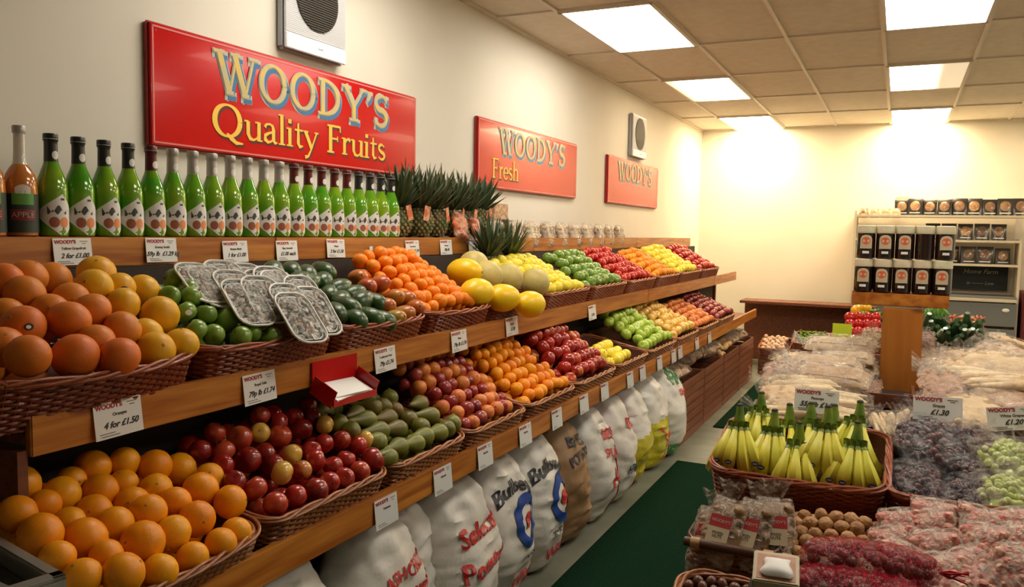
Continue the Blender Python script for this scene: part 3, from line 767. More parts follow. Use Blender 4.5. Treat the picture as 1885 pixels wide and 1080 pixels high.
pears = [(1060,370,3.4),(1180,460,3.0),(1250,270,.6),(1205,320,1.0),(1140,330,2),(1275,340,.8),(960,410,1.0),(1230,390,3.1),(1350,390,.9),(1410,310,3.3),(1460,375,2.7),(1560,440,.8),(1510,470,3.0),(1430,490,3.0),(1380,530,3.1),(1290,550,3.2),(1220,610,2.8),(1040,450,.5),(1120,270,.8),(1280,450,2.9),(1410,430,1.2),(1600,410,.5),(1110,400,3.0),(1160,520,2.5)]
place_photo(L2, pears, .115, .30, lambda e: 'pear', lab_rows('green pear', 'the pear basket', 'pears in the basket'), (300, 640), 3,
            hor=lambda it: Euler((PI/2-.15, 0, AZ+it[5][2]+PI*.5)))
fill(L2, ['pear'], .05, .15, 'green pear half hidden under the heap', 'pears underneath in the basket', 1, hor=True, heap=0)
for o_ in list(COL.objects):
    pass
L3 = shelf_basket('low', 2.52, 3.04, 'wicker basket of small mixed peaches and plums right of the pears')
fill(L3, ['peach', 'plum', 'peach', 'peach', 'plum'], .11, .25, 'small stone fruit in mixed basket', 'peaches and plums in the mixed basket', 2, heap=.02)
L4 = shelf_basket('low', 3.04, 3.60, 'wicker basket of bright satsumas between mixed fruit and red plums')
fill(L4, ['sats'], .11, .25, 'satsuma in lower basket', 'satsumas in the lower shelf basket', 2, heap=.02)
L5 = shelf_basket('low', 3.60, 4.22, 'wicker basket of dark red apples beyond the satsumas')
fill(L5, ['ap_r', 'ap_r', 'ap_b'], .12, .27, 'red apple beyond the satsumas', 'apples beyond the satsumas', 2, heap=.03)
L6 = shelf_basket('low', 4.22, 4.85, 'wicker basket of yellow quinces and bagged goods beyond the red apples')
fill(L6, ['lemon'], .11, .15, 'yellow quince in distant lower basket', 'yellow quinces', 1, y1=.2, heap=.01, x0=-.28, x1=.05)
L7 = shelf_basket('low', 4.85, 5.55, 'wicker basket of light green apples far along the lower shelf')
fill(L7, ['ap_l'], .12, .24, 'light green apple in far lower basket', 'light green apples', 1, heap=.03)
L8 = shelf_basket('low', 5.55, 6.25, 'wicker basket of yellow apples far along the lower shelf')
fill(L8, ['ap_y'], .12, .22, 'yellow apple in far lower basket', 'yellow apples far along', 1, heap=.03)
L9 = shelf_basket('low', 6.25, 7.0, 'second farthest wicker basket on the lower shelf')
fill(L9, ['peach'], .12, .2, 'peach in second farthest lower basket', 'peaches in the second farthest basket', 1, sp=1.1)
L10 = shelf_basket('low', 7.0, 7.8, 'farthest wicker basket on the lower shelf')
fill(L10, ['plum'], .12, .2, 'plum in farthest lower basket', 'plums in the farthest lower basket', 1, sp=1.15)

# ---------- middle level
M0 = shelf_basket('mid', .93, 1.50, 'bow-fronted wicker basket of grapefruit at the near end of the middle shelf', bow=.055)
gf = [(30,245,200,'o'),(165,330,265,'o'),(345,235,255,'o'),(190,215,150,'o'),(640,190,250,'y'),(620,285,250,'y'),(790,295,150,'y'),(950,300,220,'y'),(815,400,200,'y'),(1060,470,260,'y'),(470,370,190,'o'),(610,440,240,'o'),(460,505,270,'o'),(330,450,190,'o'),(150,545,290,'o'),(40,480,200,'o'),(810,565,250,'o'),(630,650,190,'o'),(500,740,300,'o'),(185,740,280,'o'),(790,750,270,'o'),(1035,700,250,'y'),(1200,660,200,'y'),(20,680,200,'o'),(960,600,150,'y')]
gfo = place_photo(M0, gf, .13, .42, lambda e: 'gf_o' if e[3] == 'o' else 'gf_y', lab_rows(lambda k: 'orange-pink grapefruit' if k == 'gf_o' else 'yellow grapefruit', 'the grapefruit basket', 'grapefruit in the near middle basket'), (0, 450), 3.6, lim=.10)
fill(M0, ['gf_o'], .055, .20, 'grapefruit half hidden under the heap', 'grapefruit underneath', 1, heap=0)
M1 = shelf_basket('mid', 1.50, 2.06, 'wicker basket shared by green apples and white trays', bow=.03)
ga = [(1165,240,165),(1270,245,130),(1125,345,120),(1265,350,140),(1340,330,100),(1400,260,130),(1455,345,165),(1540,330,120),(1230,450,120),(1365,465,145),(1500,500,170),(1585,455,110),(1630,425,120),(1690,395,90),(1740,490,160),(1415,600,150),(1600,615,150),(1660,585,130),(1800,620,150),(1300,570,120),(1250,300,110),(1480,420,120)]
gas = place_photo(M1, ga, .125, .36, lambda e: 'ap_g', lab_rows('green apple', 'the tray basket', 'green apples beside the white trays'), (0, 450), 3.6)
fill(M1, ['ap_g'], .06, .17, 'green apple half hidden under the heap', 'green apples underneath', 1, x1=.02, heap=0)
M2 = shelf_basket('mid', 2.06, 2.60, 'wicker basket of avocados and mangoes', bow=.03)
avos = [(370,210,0.3),(490,215,.3),(590,235,.4),(700,215,.9),(540,285,-.3),(700,280,.1),(800,330,-.5),(900,370,-.5),(740,370,.2),(820,410,.1),(960,410,-.3),(1030,420,1.3),(780,490,.6),(900,530,.9),(1000,520,1.4),(1080,540,1.5),(850,450,1.2),(600,300,-.4)]
place_photo(M2, avos, .12, .40, lambda e: 'avo', lab_rows('dark green avocado', 'the avocado basket', 'avocados'), (400, 440), 3.6, hor=lambda it: Euler((PI/2-.3, 0, AZ-1.2+it[5][2]+PI)))
mgs = [(990,320,.3),(1070,300,1.0),(1170,390,.6),(1240,400,.9),(1310,460,.4),(1105,450,.8),(1170,530,.9),(1230,500,1.2),(930,260,.4)]
place_photo(M2, mgs, .12, .40, lambda e: 'mango', lab_rows('red and green mango', 'the avocado basket', 'mangoes'), (400, 440), 3.6, hor=lambda it: Euler((PI/2-.3, 0, AZ-1.0+it[5][2])))
fill(M2, ['avo'], .05, .15, 'avocado half hidden under the heap', 'avocados underneath', 1, hor=True, x1=.05, heap=0)
M3 = shelf_basket('mid', 2.60, 3.14, 'wicker basket heaped with bright orange clementines', bow=.03)
fill(M3, ['clem'], .115, .25, 'bright orange clementine', 'clementines', 2, heap=.035)
M4 = shelf_basket('mid', 3.14, 3.72, 'wicker basket of yellow and pale melons')
for i, (px, py, kd, az, lab) in enumerate([(855,500,'melon_y',.2,'bright yellow melon lying left at the back'),(872,490,'melon_p',0,'pale melon at the very back of the basket'),(897,508,'melon_p',0,'large pale round melon in the middle'),(935,512,'melon_p',0,'pale round melon at the right'),(925,548,'melon_y',.9,'yellow melon at the front right'),(878,538,'melon_y',1.2,'yellow melon low beside the clementines'),(975,560,'melon_y',1.2,'yellow melon at the far front'),(985,520,'melon_p',1.2,'pale melon at the far side')]):
    p = plane_hit(px, py, M4, .15, .35); dup(P[kd], p, Euler((PI/2, 0, AZ+az)) if kd == 'melon_y' else ori(), lab, 'melons', 1.0 if kd == 'melon_p' else .95)
M5 = shelf_basket('mid', 3.72, 4.4, 'wicker basket after the melons on the middle shelf')
fill(M5, ['lemon'], .12, .22, 'yellow fruit after the melons', 'yellow fruit after the melons', 1)
for i, (a, c, kd, cn) in enumerate([(4.4, 5.1, 'ap_g', 'green apples'), (5.1, 5.8, 'tomato', 'tomatoes'), (5.8, 6.5, 'sats', 'satsumas'), (6.5, 7.3, 'lemon', 'lemons'), (7.3, 8.1, 'tomato', 'ripe tomatoes')]):
    B = shelf_basket('mid', a, c, 'wicker basket of %s on the far middle shelf' % cn)
    fill(B, [kd], .12, .24, '%s, far middle basket' % cn.rstrip('s').replace('tomatoe', 'tomato'), cn+' on the far middle shelf', 1, sp=1.05)

# stickers on two grapefruit and some apples
for (objs, picks, m) in ((gfo, (4, 8, 10), 'sticker_black'), (gas, (1, 5, 9, 13), 'sticker_white')):
    for i in picks:
        o = objs[i]; d = (CAM-o.location).normalized(); r = (.054 if m == 'sticker_black' else .037)*o.scale[0]
        q = (d+_r*.35).normalized(); b = MB(); bm_pts = []
        e = q.to_track_quat('Z', 'Y')
        for a in range(10): bm_pts.append(e @ Vector((.010*math.cos(a*.628), .008*math.sin(a*.628), 0)))
        inv = o.matrix_basis.inverted()
        b.add([inv @ (o.location+(v+q*r*.995).normalized()*(r*1.004)) for v in bm_pts]+[inv @ (o.location+q*r*1.012)], [(i2, (i2+1) % 10, 10) for i2 in range(10)], m)
        if m == 'sticker_black': b.add([inv @ (o.location+(e @ Vector((.0055*math.cos(a*.785)-.001, .0042*math.sin(a*.785), 0))+q*r*1.016)) for a in range(8)], [tuple(range(8))], 'sticker_white')
        b.build('sticker', o)

# ---------- white trays in the shared basket, leaning in a fanned stack
def tray_proto():
    t = thing('produce_tray', '', 'tray'); L, Wd = .205, .125
    def outline(k, z, n=9):
        r = .045*k; P_ = []
        for cx, cy, a0 in ((Wd/2*k-r, L/2*k-r, 0), (-Wd/2*k+r, L/2*k-r, 90), (-Wd/2*k+r, -L/2*k+r, 180), (Wd/2*k-r, -L/2*k+r, 270)):
            for i in range(n): a = math.radians(a0+90*i/(n-1)); P_.append((cx+r*math.cos(a), cy+r*math.sin(a), z))
        return P_
    b = MB(); a = outline(.78, 0); c = outline(1, .022); n = len(a)
    b.add(a+c, [(i, (i+1) % n, n+(i+1) % n, n+i) for i in range(n)]+[tuple(range(n))[::-1]], 'tray_black'); b.build('tray_body', t)
    b = MB(); b.tube([Vector(p) for p in outline(1, .024)], .0038, 'tray_white', 6, closed=True); b.tube([Vector(p) for p in outline(.86, .020)], .0022, 'tray_white', 5, closed=True); b.build('rim', t)
    b = MB(); rr = random.Random(3)
    for i in range(46): b.sphere((rr.uniform(-.043, .043), rr.uniform(-.08, .08), .014+rr.uniform(0, .008)), rr.uniform(.007, .013), 'herb_mix' if i % 2 else 'mushroom', 7, 5, (1, 1, .7))
    o = b.build('contents', t)
    b = MB(); N = 12; vs = []; fs = []
    for i in range(N+1):
        for j in range(N+1):
            u, v = i/N*2-1, j/N*2-1; vs.append((u*Wd*.46, v*L*.46, .026+.010*(1-u*u)*(1-v*v)+.003*noise.noise(Vector((u*4, v*5, 1)))))
    for i in range(N):
        for j in range(N): a_ = i*(N+1)+j; fs.append((a_, a_+N+1, a_+N+2, a_+1))
    b.add(vs, fs, 'tray_film'); b.build('film', t)
    return proto(t)
TP = tray_proto()
TR = [((370,505),.0),((392,512),.0),((420,500),.0),((437,520),.02),((462,506),.0),((452,540),.03),((490,520),.02),((486,552),.045),((520,540),.04),((548,585),.065),((578,572),.055),((536,568),.05),((505,535),.035),((560,552),.05)]
names = ['leftmost and farthest back of the trays', 'second tray from the left at the back', 'third tray from the left at the back', 'tray just behind the green apples', 'topmost tray in the back row', 'tray leaning on the green apples', 'tray in the middle of the stack', 'tray behind the two front trays on the left', 'tray behind the two front trays on the right', 'frontmost tray with red and green contents', 'front tray tucked right of the frontmost one', 'tray directly behind the frontmost one', 'tray in the middle right of the stack', 'tray at the right behind the front pair']
for i, ((px, py), up) in enumerate(TR):
    p = plane_hit(px, py+(26 if i < 7 else 8), M1, .142+up*.6, .36)
    e = (M1['M'].to_3x3() @ Euler((.42+.02*i, .0, -.25+R.uniform(-.08, .08))).to_matrix()).to_euler()
    dup(TP, p, e, 'white-rimmed film-wrapped '+names[i], 'film-wrapped trays', .93)

# ================================================================== TOP SHELF: bottles, pineapples, snack bags
ZT = 1.512
def green_bottle(cap):
    t = thing('cider_bottle', '', 'bottle')
    prof = [(.032, 0), (.0400, .004), (.0418, .014), (.0418, .128), (.0402, .146), (.0362, .164), (.0295, .183), (.0228, .200), (.0186, .214)]
    b = MB(); b.lathe(prof, 'bottle_green', 28); b.build('glass', t)
    b = MB(); b.lathe([(.0190, .208), (.0182, .235), (.0176, .262), (.0176, .270), (.0200, .273), (.0200, .290), (.0180, .293)], cap, 20); n = b.build('neck_foil', t)
    b = MB(); b.lathe([(.0204, .2765), (.0204, .2785)], 'vent_side' if cap != 'cap_grey' else 'cap_grey', 20); b.build('foil_ring', n)
    # neck label facing forward/right
    def patch(pts, m, r, nm, par=t):
        bb = MB()
        bb.add(pts, [tuple(range(len(pts)))], m); return bb
    def wrap(shape, m, rad, a_c):   # shape: function a->(zlo, zhi) for angular half width hw
        bb = MB(); hw, fn = shape; n = 22; vs = []; fs = []
        for i in range(n+1):
            u = -1+2*i/n; a = a_c+u*hw; zl, zh = fn(u)
            for k in range(5):
                z = zl+(zh-zl)*k/4; rr = rad(z); vs.append((rr*math.cos(a), rr*math.sin(a), z))
        for i in range(n):
            for k in range(4): fs.append((i*5+k, (i+1)*5+k, (i+1)*5+k+1, i*5+k+1))
        bb.add(vs, fs, m); return bb
    def rad(z, e=.0006):
        for (r0, z0), (r1, z1) in zip(prof, prof[1:]):
            if z0 <= z <= z1: return r0+(r1-r0)*(z-z0)/(z1-z0)+e
        return prof[-1][0]+e
    A = .02
    lab = wrap((1.50, lambda u: (.002+.050*abs(u)**1.1, (.122-.075*abs(u)) if u > 0 else (.122-.045*abs(u)))), 'label_white', rad, A).build('label', t)
    wrap((.62, lambda u: (.070-.006*math.cos(u*7), .080+.010*math.sin(u*5+1))), 'label_art_black', lambda z: rad(z, .0010), A-.35).build('label_art', lab)
    for du, mm_ in ((-.55, 'label_maroon2'), (.12, 'label_peach')): wrap((.33, lambda u: (.042-.015*math.sqrt(max(0, 1-u*u)), .042+.015*math.sqrt(max(0, 1-u*u)))), mm_, lambda z: rad(z, .0010), A+du).build('label_art', lab)
    wrap((.14, lambda u: (.104, .110)), 'label_art_black', lambda z: rad(z, .0010), A).build('label_art', lab)
    wrap((.55, lambda u: (.232-.012*math.sqrt(max(0, 1-u*u)), .232+.012*math.sqrt(max(0, 1-u*u)))), 'label_white', lambda z: .0194, A).build('neck_label', n)
    return proto(t)
BT = {c: green_bottle(c) for c in ('cap_black', 'cap_maroon', 'cap_grey')}
caps = ['cap_black']*4+['cap_maroon']+['cap_grey']*7+['cap_maroon']*5+['cap_black']*4
cn = {'cap_black': 'black', 'cap_maroon': 'dark red', 'cap_grey': 'silver-grey'}
for i, c in enumerate(caps):
    dup(BT[c], (-2.195, 1.523+.0855*i, ZT), (0, 0, R.uniform(-.12, .12)), 'green sparkling drink bottle with %s foil, %s in the bottle row' % (cn[c], ORD[i]), 'green bottles on the top shelf')
def juice(i, y, lab):
    t = thing('juice_bottle', lab, 'bottle', (-2.20, y, ZT), (0, 0, 0), 'brown juice bottles')
    b = MB(); b.lathe([(.034, 0), (.041, .005), (.042, .02), (.042, .085)], 'juice_brown', 28, cap=True); b.lathe([(.042, .085), (.0425, .12), (.041, .150), (.036, .172), (.026, .190), (.019, .199)], 'juice_brown', 28); b.build('juice', t)
    b = MB(); b.lathe([(.019, .199), (.0165, .21), (.0150, .235), (.0145, .285)], 'glass_clear', 20); b.build('glass_neck', t)
    b = MB(); b.lathe([(.0165, .284), (.0172, .288), (.0172, .303), (.0155, .305)], 'cap_grey', 20); b.build('cap', t)
    b = MB(); b.lathe([(.0428, .012), (.0428, .118)], 'label_dark', 28, cap=False); l = b.build('label', t)
    for (z0, z1, a0, a1, m) in ((.045, .075, -1.2, .3, 'label_maroon'), (.088, .118, -1.1, .2, 'label_green'), (.118, .135, -.9, 0, 'label_white')):
        b = MB(); n = 10; vs = []
        for k in range(n+1):
            a = a0+(a1-a0)*k/n; rr = .0435
            vs += [(rr*math.cos(a), rr*math.sin(a), z0), (rr*math.cos(a), rr*math.sin(a), z1+(.008*math.sin(PI*k/n) if m != 'label_maroon' else 0))]
        b.add(vs, [(2*k, 2*k+2, 2*k+3, 2*k+1) for k in range(n)], m); b.build('label_panel', l)
    me = text_mesh('APPLE', .022, 'label_white'); b = MB()
    vs = []
    for v in me.vertices:
        a = -.45+v.co.x/.0437; vs.append((.0442*math.cos(a), .0442*math.sin(a), .060+v.co.y))
    b.add(vs, [tuple(p.vertices) for p in me.polygons], 'label_white'); b.build('lettering', l, smooth=False)
juice(0, 1.435, 'brown apple juice bottle with grey cap beside the first green bottle')
juice(1, 1.345, 'brown apple juice bottle cut by the left edge of the photo')

def pineapple(crown_h=.19, seed=0):
    rr = random.Random(seed); t = thing('pineapple', '', 'pineapple')
    b = MB(); hb = .155; b.sphere((0, 0, hb/2), .058, 'pine_body', 22, 14, (1, 1, hb/2/.058)); 
    body = b.build('body', t)
    b = MB()
    for k in range(9):
        z = hb*(.10+.80*k/8); rad = .058*math.sqrt(max(.05, 1-((z-hb/2)/(hb/2))**2))
        n = 12
        for j in range(n):
            a = 2*PI*(j+.5*(k % 2))/n
            b.sphere((rad*math.cos(a), rad*math.sin(a), z), .0125, 'pine_eye', 6, 4, (.75, .75, .75))
    b.build('eyes', body)
    b = MB()
    for i in range(46):
        ring = i/46; a = i*2.4; L = crown_h*(.55+.5*ring)*rr.uniform(.8, 1.1); out = (1-ring)*.95+.12+rr.uniform(-.1, .1); w0 = .027
        vs = []; fs = []; N = 6
        for k in range(N+1):
            u = k/N; rr_ = .018+L*math.sin(out)*u*(1+.25*u); z = hb-.01+.03*ring+L*math.cos(out*(1-.35*u))*u
            wv = w0*(1-u)**.6*(.55+.45*min(1, u*4)); c_ = Vector((rr_*math.cos(a), rr_*math.sin(a), z)); s_ = Vector((-math.sin(a), math.cos(a), 0))*wv/2*1.3
            up = Vector((math.cos(a), math.sin(a), 0))*wv*.3
            vs += [c_-s_+up, c_, c_+s_+up]
        for k in range(N): fs += [(3*k, 3*k+1, 3*k+4, 3*k+3), (3*k+1, 3*k+2, 3*k+5, 3*k+4)]
        b.add(vs, fs, 'pine_leaf')
    b.build('crown', t, smooth=False)
    b = MB(); b.box((0, 0, 0), (.002, .035, .075), 'tag_orange', rot=(rr.uniform(-.5, .5), 0, 0)); o = b.build('tag', t); o.location = (.062, .012*rr.uniform(-1, 1), hb*.78)
    return proto(t)
PA = [pineapple(.20, 1), pineapple(.18, 2), pineapple(.21, 5)]
for i, (px, dx) in enumerate([(735, 0), (752, -.06), (775, .02), (803, 0), (832, .0), (858, 0)]):
    p = pt(px, 430, x=-2.21+dx); dup(PA[i % 3], (p.x, p.y, ZT), (0, 0, R.uniform(-.5, .5)), 'pineapple with dark spiky crown, %s along the top shelf' % ORD[i], 'pineapples on the top shelf')
dup(PA[1], (-2.20, pt(876, 420, x=-2.2).y, ZT+.02), (-.35, 0, 0), 'last pineapple on the top shelf, leaning over beside the orange bags', 'pineapples on the top shelf')
for i, (px, py) in enumerate([(900, 460), (938, 466)]):
    p = pt(px, py, x=-1.98); dup(PA[i], (-1.98, p.y, 1.27), (0, 0, 1+i), 'pineapple crown rising behind the melons, %s one' % ('left' if i == 0 else 'right'), 'pineapples behind the melons')

def pillow(b, w, d, h, m, seed=0, nu=14, nv=10, lump=.25, flat=1, crimp=0):
    """lumpy filled bag lying on z=0"""
    vs = []; fs = []
    for i in range(nu+1):
        for j in range(nv*2):
            u = -1+2*i/nu; a = 2*PI*j/(nv*2)
            prof = max(0.0, 1-abs(u)**3)**.5
            r_ = Vector((math.cos(a)*w/2*(.86+.14*prof), u*d/2, math.sin(a)*h/2*max(.03, prof)))
            k = 1+lump*noise.noise(Vector((r_.x*26+seed*9, r_.y*26, r_.z*26)))*(prof)
            vs.append(Vector((r_.x*k, r_.y*(1+.06*noise.noise(Vector((a, u, seed)))), r_.z*k+h/2)))
    n = nv*2
    for i in range(nu):
        for j in range(n): fs.append((i*n+j, (i+1)*n+j, (i+1)*n+(j+1) % n, i*n+(j+1) % n))
    fs.append(tuple(range(n))[::-1]); fs.append(tuple(nu*n+k for k in range(n)))
    b.add(vs, fs, m)
def bag_proto(name, cat, w, d, h, cm, fm='clear_film', seed=0, kind='lump', tail=True):
    t = thing(name, '', cat); rr = random.Random(seed)
    b = MB()
    if kind == 'lump':
        pillow(b, w*.93, d*.88, h*.80, cm, seed, lump=.45, nu=30, nv=14)
        for i in range(40): b.sphere((rr.uniform(-.36, .36)*w, rr.uniform(-.36, .36)*d, h*.55), rr.uniform(.010, .017), cm, 8, 5, (1.3, 1, .9), rot=(rr.random()*3, rr.random()*3, 0))
    elif kind == 'balls':
        pillow(b, w*.75, d*.75, h*.7, cm, seed)
        for i in range(110):
            u, v = rr.uniform(-1, 1), rr.uniform(-1, 1)
            if u*u+v*v > 1: continue
            zz = h*.45+h*.40*math.sqrt(max(0, 1-(u*u+v*v)*.9)); b.sphere((u*w*.43, v*d*.41, zz*rr.uniform(.8, 1)), rr.uniform(.010, .014), cm, 9, 6)
    elif kind == 'sticks':
        for i in range(9):
            x = (i % 5-2)*w*.17+rr.uniform(-.006, .006); z = h*.25+(i//5)*h*.33
            a = rr.uniform(-.1, .1); L = d*.42*rr.uniform(.85, 1); r_ = w*.10*rr.uniform(.8, 1.15); s_ = 1 if i % 2 else -1
            b.tube([(x-a*L, -L*s_, z), (x-a*L*.6, -L*.75*s_, z+.004), (x, 0, z+.006), (x+a*L, L*s_, z)], [r_*.3, r_, r_*.85, r_*.3], cm, 9)
    elif kind == 'loaf':
        b.box((0, 0, h*.42), (w*.82, d*.9, h*.66), cm, bev=.022)
        pillow(b, w*.9, d*.94, h*.8, cm, seed, lump=.12)
    c = b.build('contents', t)
    b = MB(); pillow(b, w, d, h, fm, seed+5, lump=.18, nu=18, nv=12); f = b.build('film', t)
    if tail:
        b = MB(); n = 9; vs = []; fs = []
        for i in range(n+1):
            for k in range(4):
                u = -1+2*i/n; v = k/3; vs.append((u*w*(.18+.25*v), d*.48+.05*v, h*.5+.03*v+.010*math.sin(i*2.2+seed)*(v+.3)))
        for i in range(n):
            for k in range(3): fs.append((i*4+k, (i+1)*4+k, (i+1)*4+k+1, i*4+k+1))
        b.add(vs, fs, fm); b.build('gathered_end', t)
    return proto(t)
SB = bag_proto('snack_bag', 'bag', .13, .19, .06, 'snack_bag', 'clear_film_strong', 3, tail=False)
OB = bag_proto('snack_bag', 'bag', .14, .17, .07, 'tag_orange', 'clear_film', 4, tail=False)
dup(OB, (-2.17, pt(862, 415, x=-2.17).y+.05, ZT+.03), (1.15, 0, PI/2+.25), 'orange patterned bag lying in front of the leaning pineapple', 'orange snack bags')
dup(OB, (-2.17, pt(838, 412, x=-2.17).y, ZT+.05), (1.3, .3, PI/2), 'orange patterned bag between the last two pineapples', 'orange snack bags')
y = pt(903, 420, x=-2.18).y
for i in range(20):
    dup(SB, (-2.18-.03*(i % 2), y+.13*i, ZT+.01), (1.35, 0, PI/2+R.uniform(-.2, .2)), 'brown and cream snack bag, %s after the pineapples' % ORD[i], 'snack bags on the top shelf', (1, 1, 1))
b = MB(); b.box((0, 0, .05), (.10, .20, .10), 'onion_bag', bev=.004); tag(b.build('cardboard_box', None, False, (-2.30, y+.28, ZT+.11)), 'plain brown cardboard box above the snack bags on the top shelf', 'box')
b = MB(); b.box((0, 0, 0), (.12, .3, .11), 'shadow_board'); tag(b.build('riser_block', None, False, (-2.30, y+.28, ZT+.055)), 'dark riser block under the cardboard box', 'block')

# ================================================================== PRICE TICKETS
def ticket(loc, w, h, name1, price, label, rot=FACE_AISLE, clear=False, roll=0, holder=None):
    t = thing('price_ticket', label, 'price ticket', loc, (0, 0, 0), 'price tickets')
    t.matrix_world = Matrix.Translation(loc) @ Euler(rot).to_matrix().to_4x4() @ Matrix.Rotation(roll, 4, 'Z') @ Matrix.Rotation(-.10, 4, 'X')
    b = MB(); b.box((0, 0, .001), (w, h, .0016), 'paper_clear' if clear else 'paper'); b.build('card', t, smooth=False)
    k = w/.115
    link('heading', text_mesh("WOODY'S", .0135*k, 'ink_red', 'LEFT', weight=.0006), t, (-w*.46, h*.36, .0022))
    if name1: link('product_name', text_mesh(name1, .0100*k, 'ink_brown', weight=.0002), t, (.003, h*.12, .0022))
    if price: link('price_writing', text_mesh(price, .0185*k, 'ink_black', shear=.35, weight=.0006), t, (.004, -h*.16, .0022))
    b = MB()
    for (x, y_, l_) in ((w*.30, h*.38, .024), (w*.30, h*.30, .012), (-w*.26, -h*.36, .036), (-w*.20, -h*.43, .044)): b.box((x*1, y_, .0021), (l_*k, .0016, .0006), 'ink_brown')
    b.build('small_print', t, smooth=False)
    return t
TOPT = [(134, 463, 'Yellow Grapefruit', '2 for £1.00'), (297, 460, 'Granny Smith', '59p lb  £1.29 kg'), (433, 463, 'Button Mush', '1 for £1.00'), (528, 461, 'Ripe Avocado', '£1.00 each'), (618, 457, 'Mango', '2 for £1.50'), (759, 457, 'Clementines', '79p lb £1.74'), (821, 455, 'Satsumas', '69p lb'), (872, 452, 'Melons', '£1.50')]
wh = ['over the grapefruit at the left', 'over the green apples', 'over the white trays', 'over the avocados', 'over the mangoes', 'over the clementines, left one', 'over the clementines, right one', 'beside the melons']
for (px, py, a, p_), w_ in zip(TOPT, wh):
    q = pt(px, py, x=XT+.006); ticket((XT+.006, q.y, q.z), .118, .076, a, p_, 'white price ticket on the top shelf edge '+w_, roll=R.uniform(-.03, .03))
q = pt(683, 457, x=XT+.003); b = MB(); b.box((0, 0, 0), (.002, .024, .018), 'paper'); tag(b.build('small_sticker', None, False, q), 'small blank white sticker on the top shelf edge', 'sticker')
MIDT = [(218, 768, 'Oranges', '4 for £1.50'), (478, 713, 'Royal Gala', '79p lb £1.74'), (709, 661, 'Conference Pear', '79p £1.74'), (845, 627, 'Plums', '79p lb £1.74'), (942, 600, 'Apricots', '£1.00'), (1090, 575, '', '£1.20')]
wm = ['above the orange basket', 'above the red apples', 'above the pears', 'above the mixed stone fruit', 'above the satsumas', 'at the far end']
for (px, py, a, p_), w_ in zip(MIDT, wm):
    q = pt(px, py, x=XM+.006); ticket((XM+.006, q.y, q.z), .125, .084, a, p_, 'white price ticket on the middle shelf edge '+w_, roll=.02)
LOWT = [(711, 940), (815, 882), (893, 838), (967, 800), (1025, 770), (1075, 743), (1113, 720), (1160, 698), (1183, 686), (1214, 668), (1240, 655), (1252, 648), (1283, 632), (1306, 621)]
for i, (px, py) in enumerate(LOWT):
    q = pt(px, py, x=XL+.006); ticket((XL+.006, q.y, q.z), .118, .088, ['Potatoes', 'Selected', 'Bulls Eye', 'Bulls Eye', 'Bakers'][i] if i < 5 else '', '', 'pale price ticket on the lower shelf edge, %s from the left' % ORD[i], clear=True)

# red plastic leaflet holder hanging from the middle shelf
q = pt(628, 690, x=XM+.03)
t = thing('bag_dispenser', 'red plastic box holding white paper bags, hung from the middle shelf edge', 'dispenser', (XM+.005, q.y, q.z))
b = MB(); b.box((.002, 0, .012), (.004, .27, .105), 'red_plastic', rot=(0, 0, 0), bev=.0015); b.build('back_plate', t, smooth=False)
b = MB(); b.box((.052, -.130, -.042), (.115, .004, .07), 'red_plastic', rot=(0, .45, 0)); b.build('side_plate', t, smooth=False); b = MB(); b.box((.052, .130, -.042), (.115, .004, .07), 'red_plastic', rot=(0, .45, 0)); b.build('side_plate', t, smooth=False)
b = MB(); b.box((.048, 0, -.066), (.115, .262, .004), 'red_plastic', rot=(0, .45, 0)); b.box((.103, 0, -.080), (.004, .262, .024), 'red_plastic'); b.build('tray', t, smooth=False)
b = MB(); b.box((.052, .0, -.052), (.105, .235, .010), 'paper', rot=(0, .42, .05)); b.box((.056, -.02, -.042), (.10, .20, .006), 'paper', rot=(0, .40, -.12)); b.build('paper_bags', t, smooth=False)
t.scale = (.8, .84, .84)

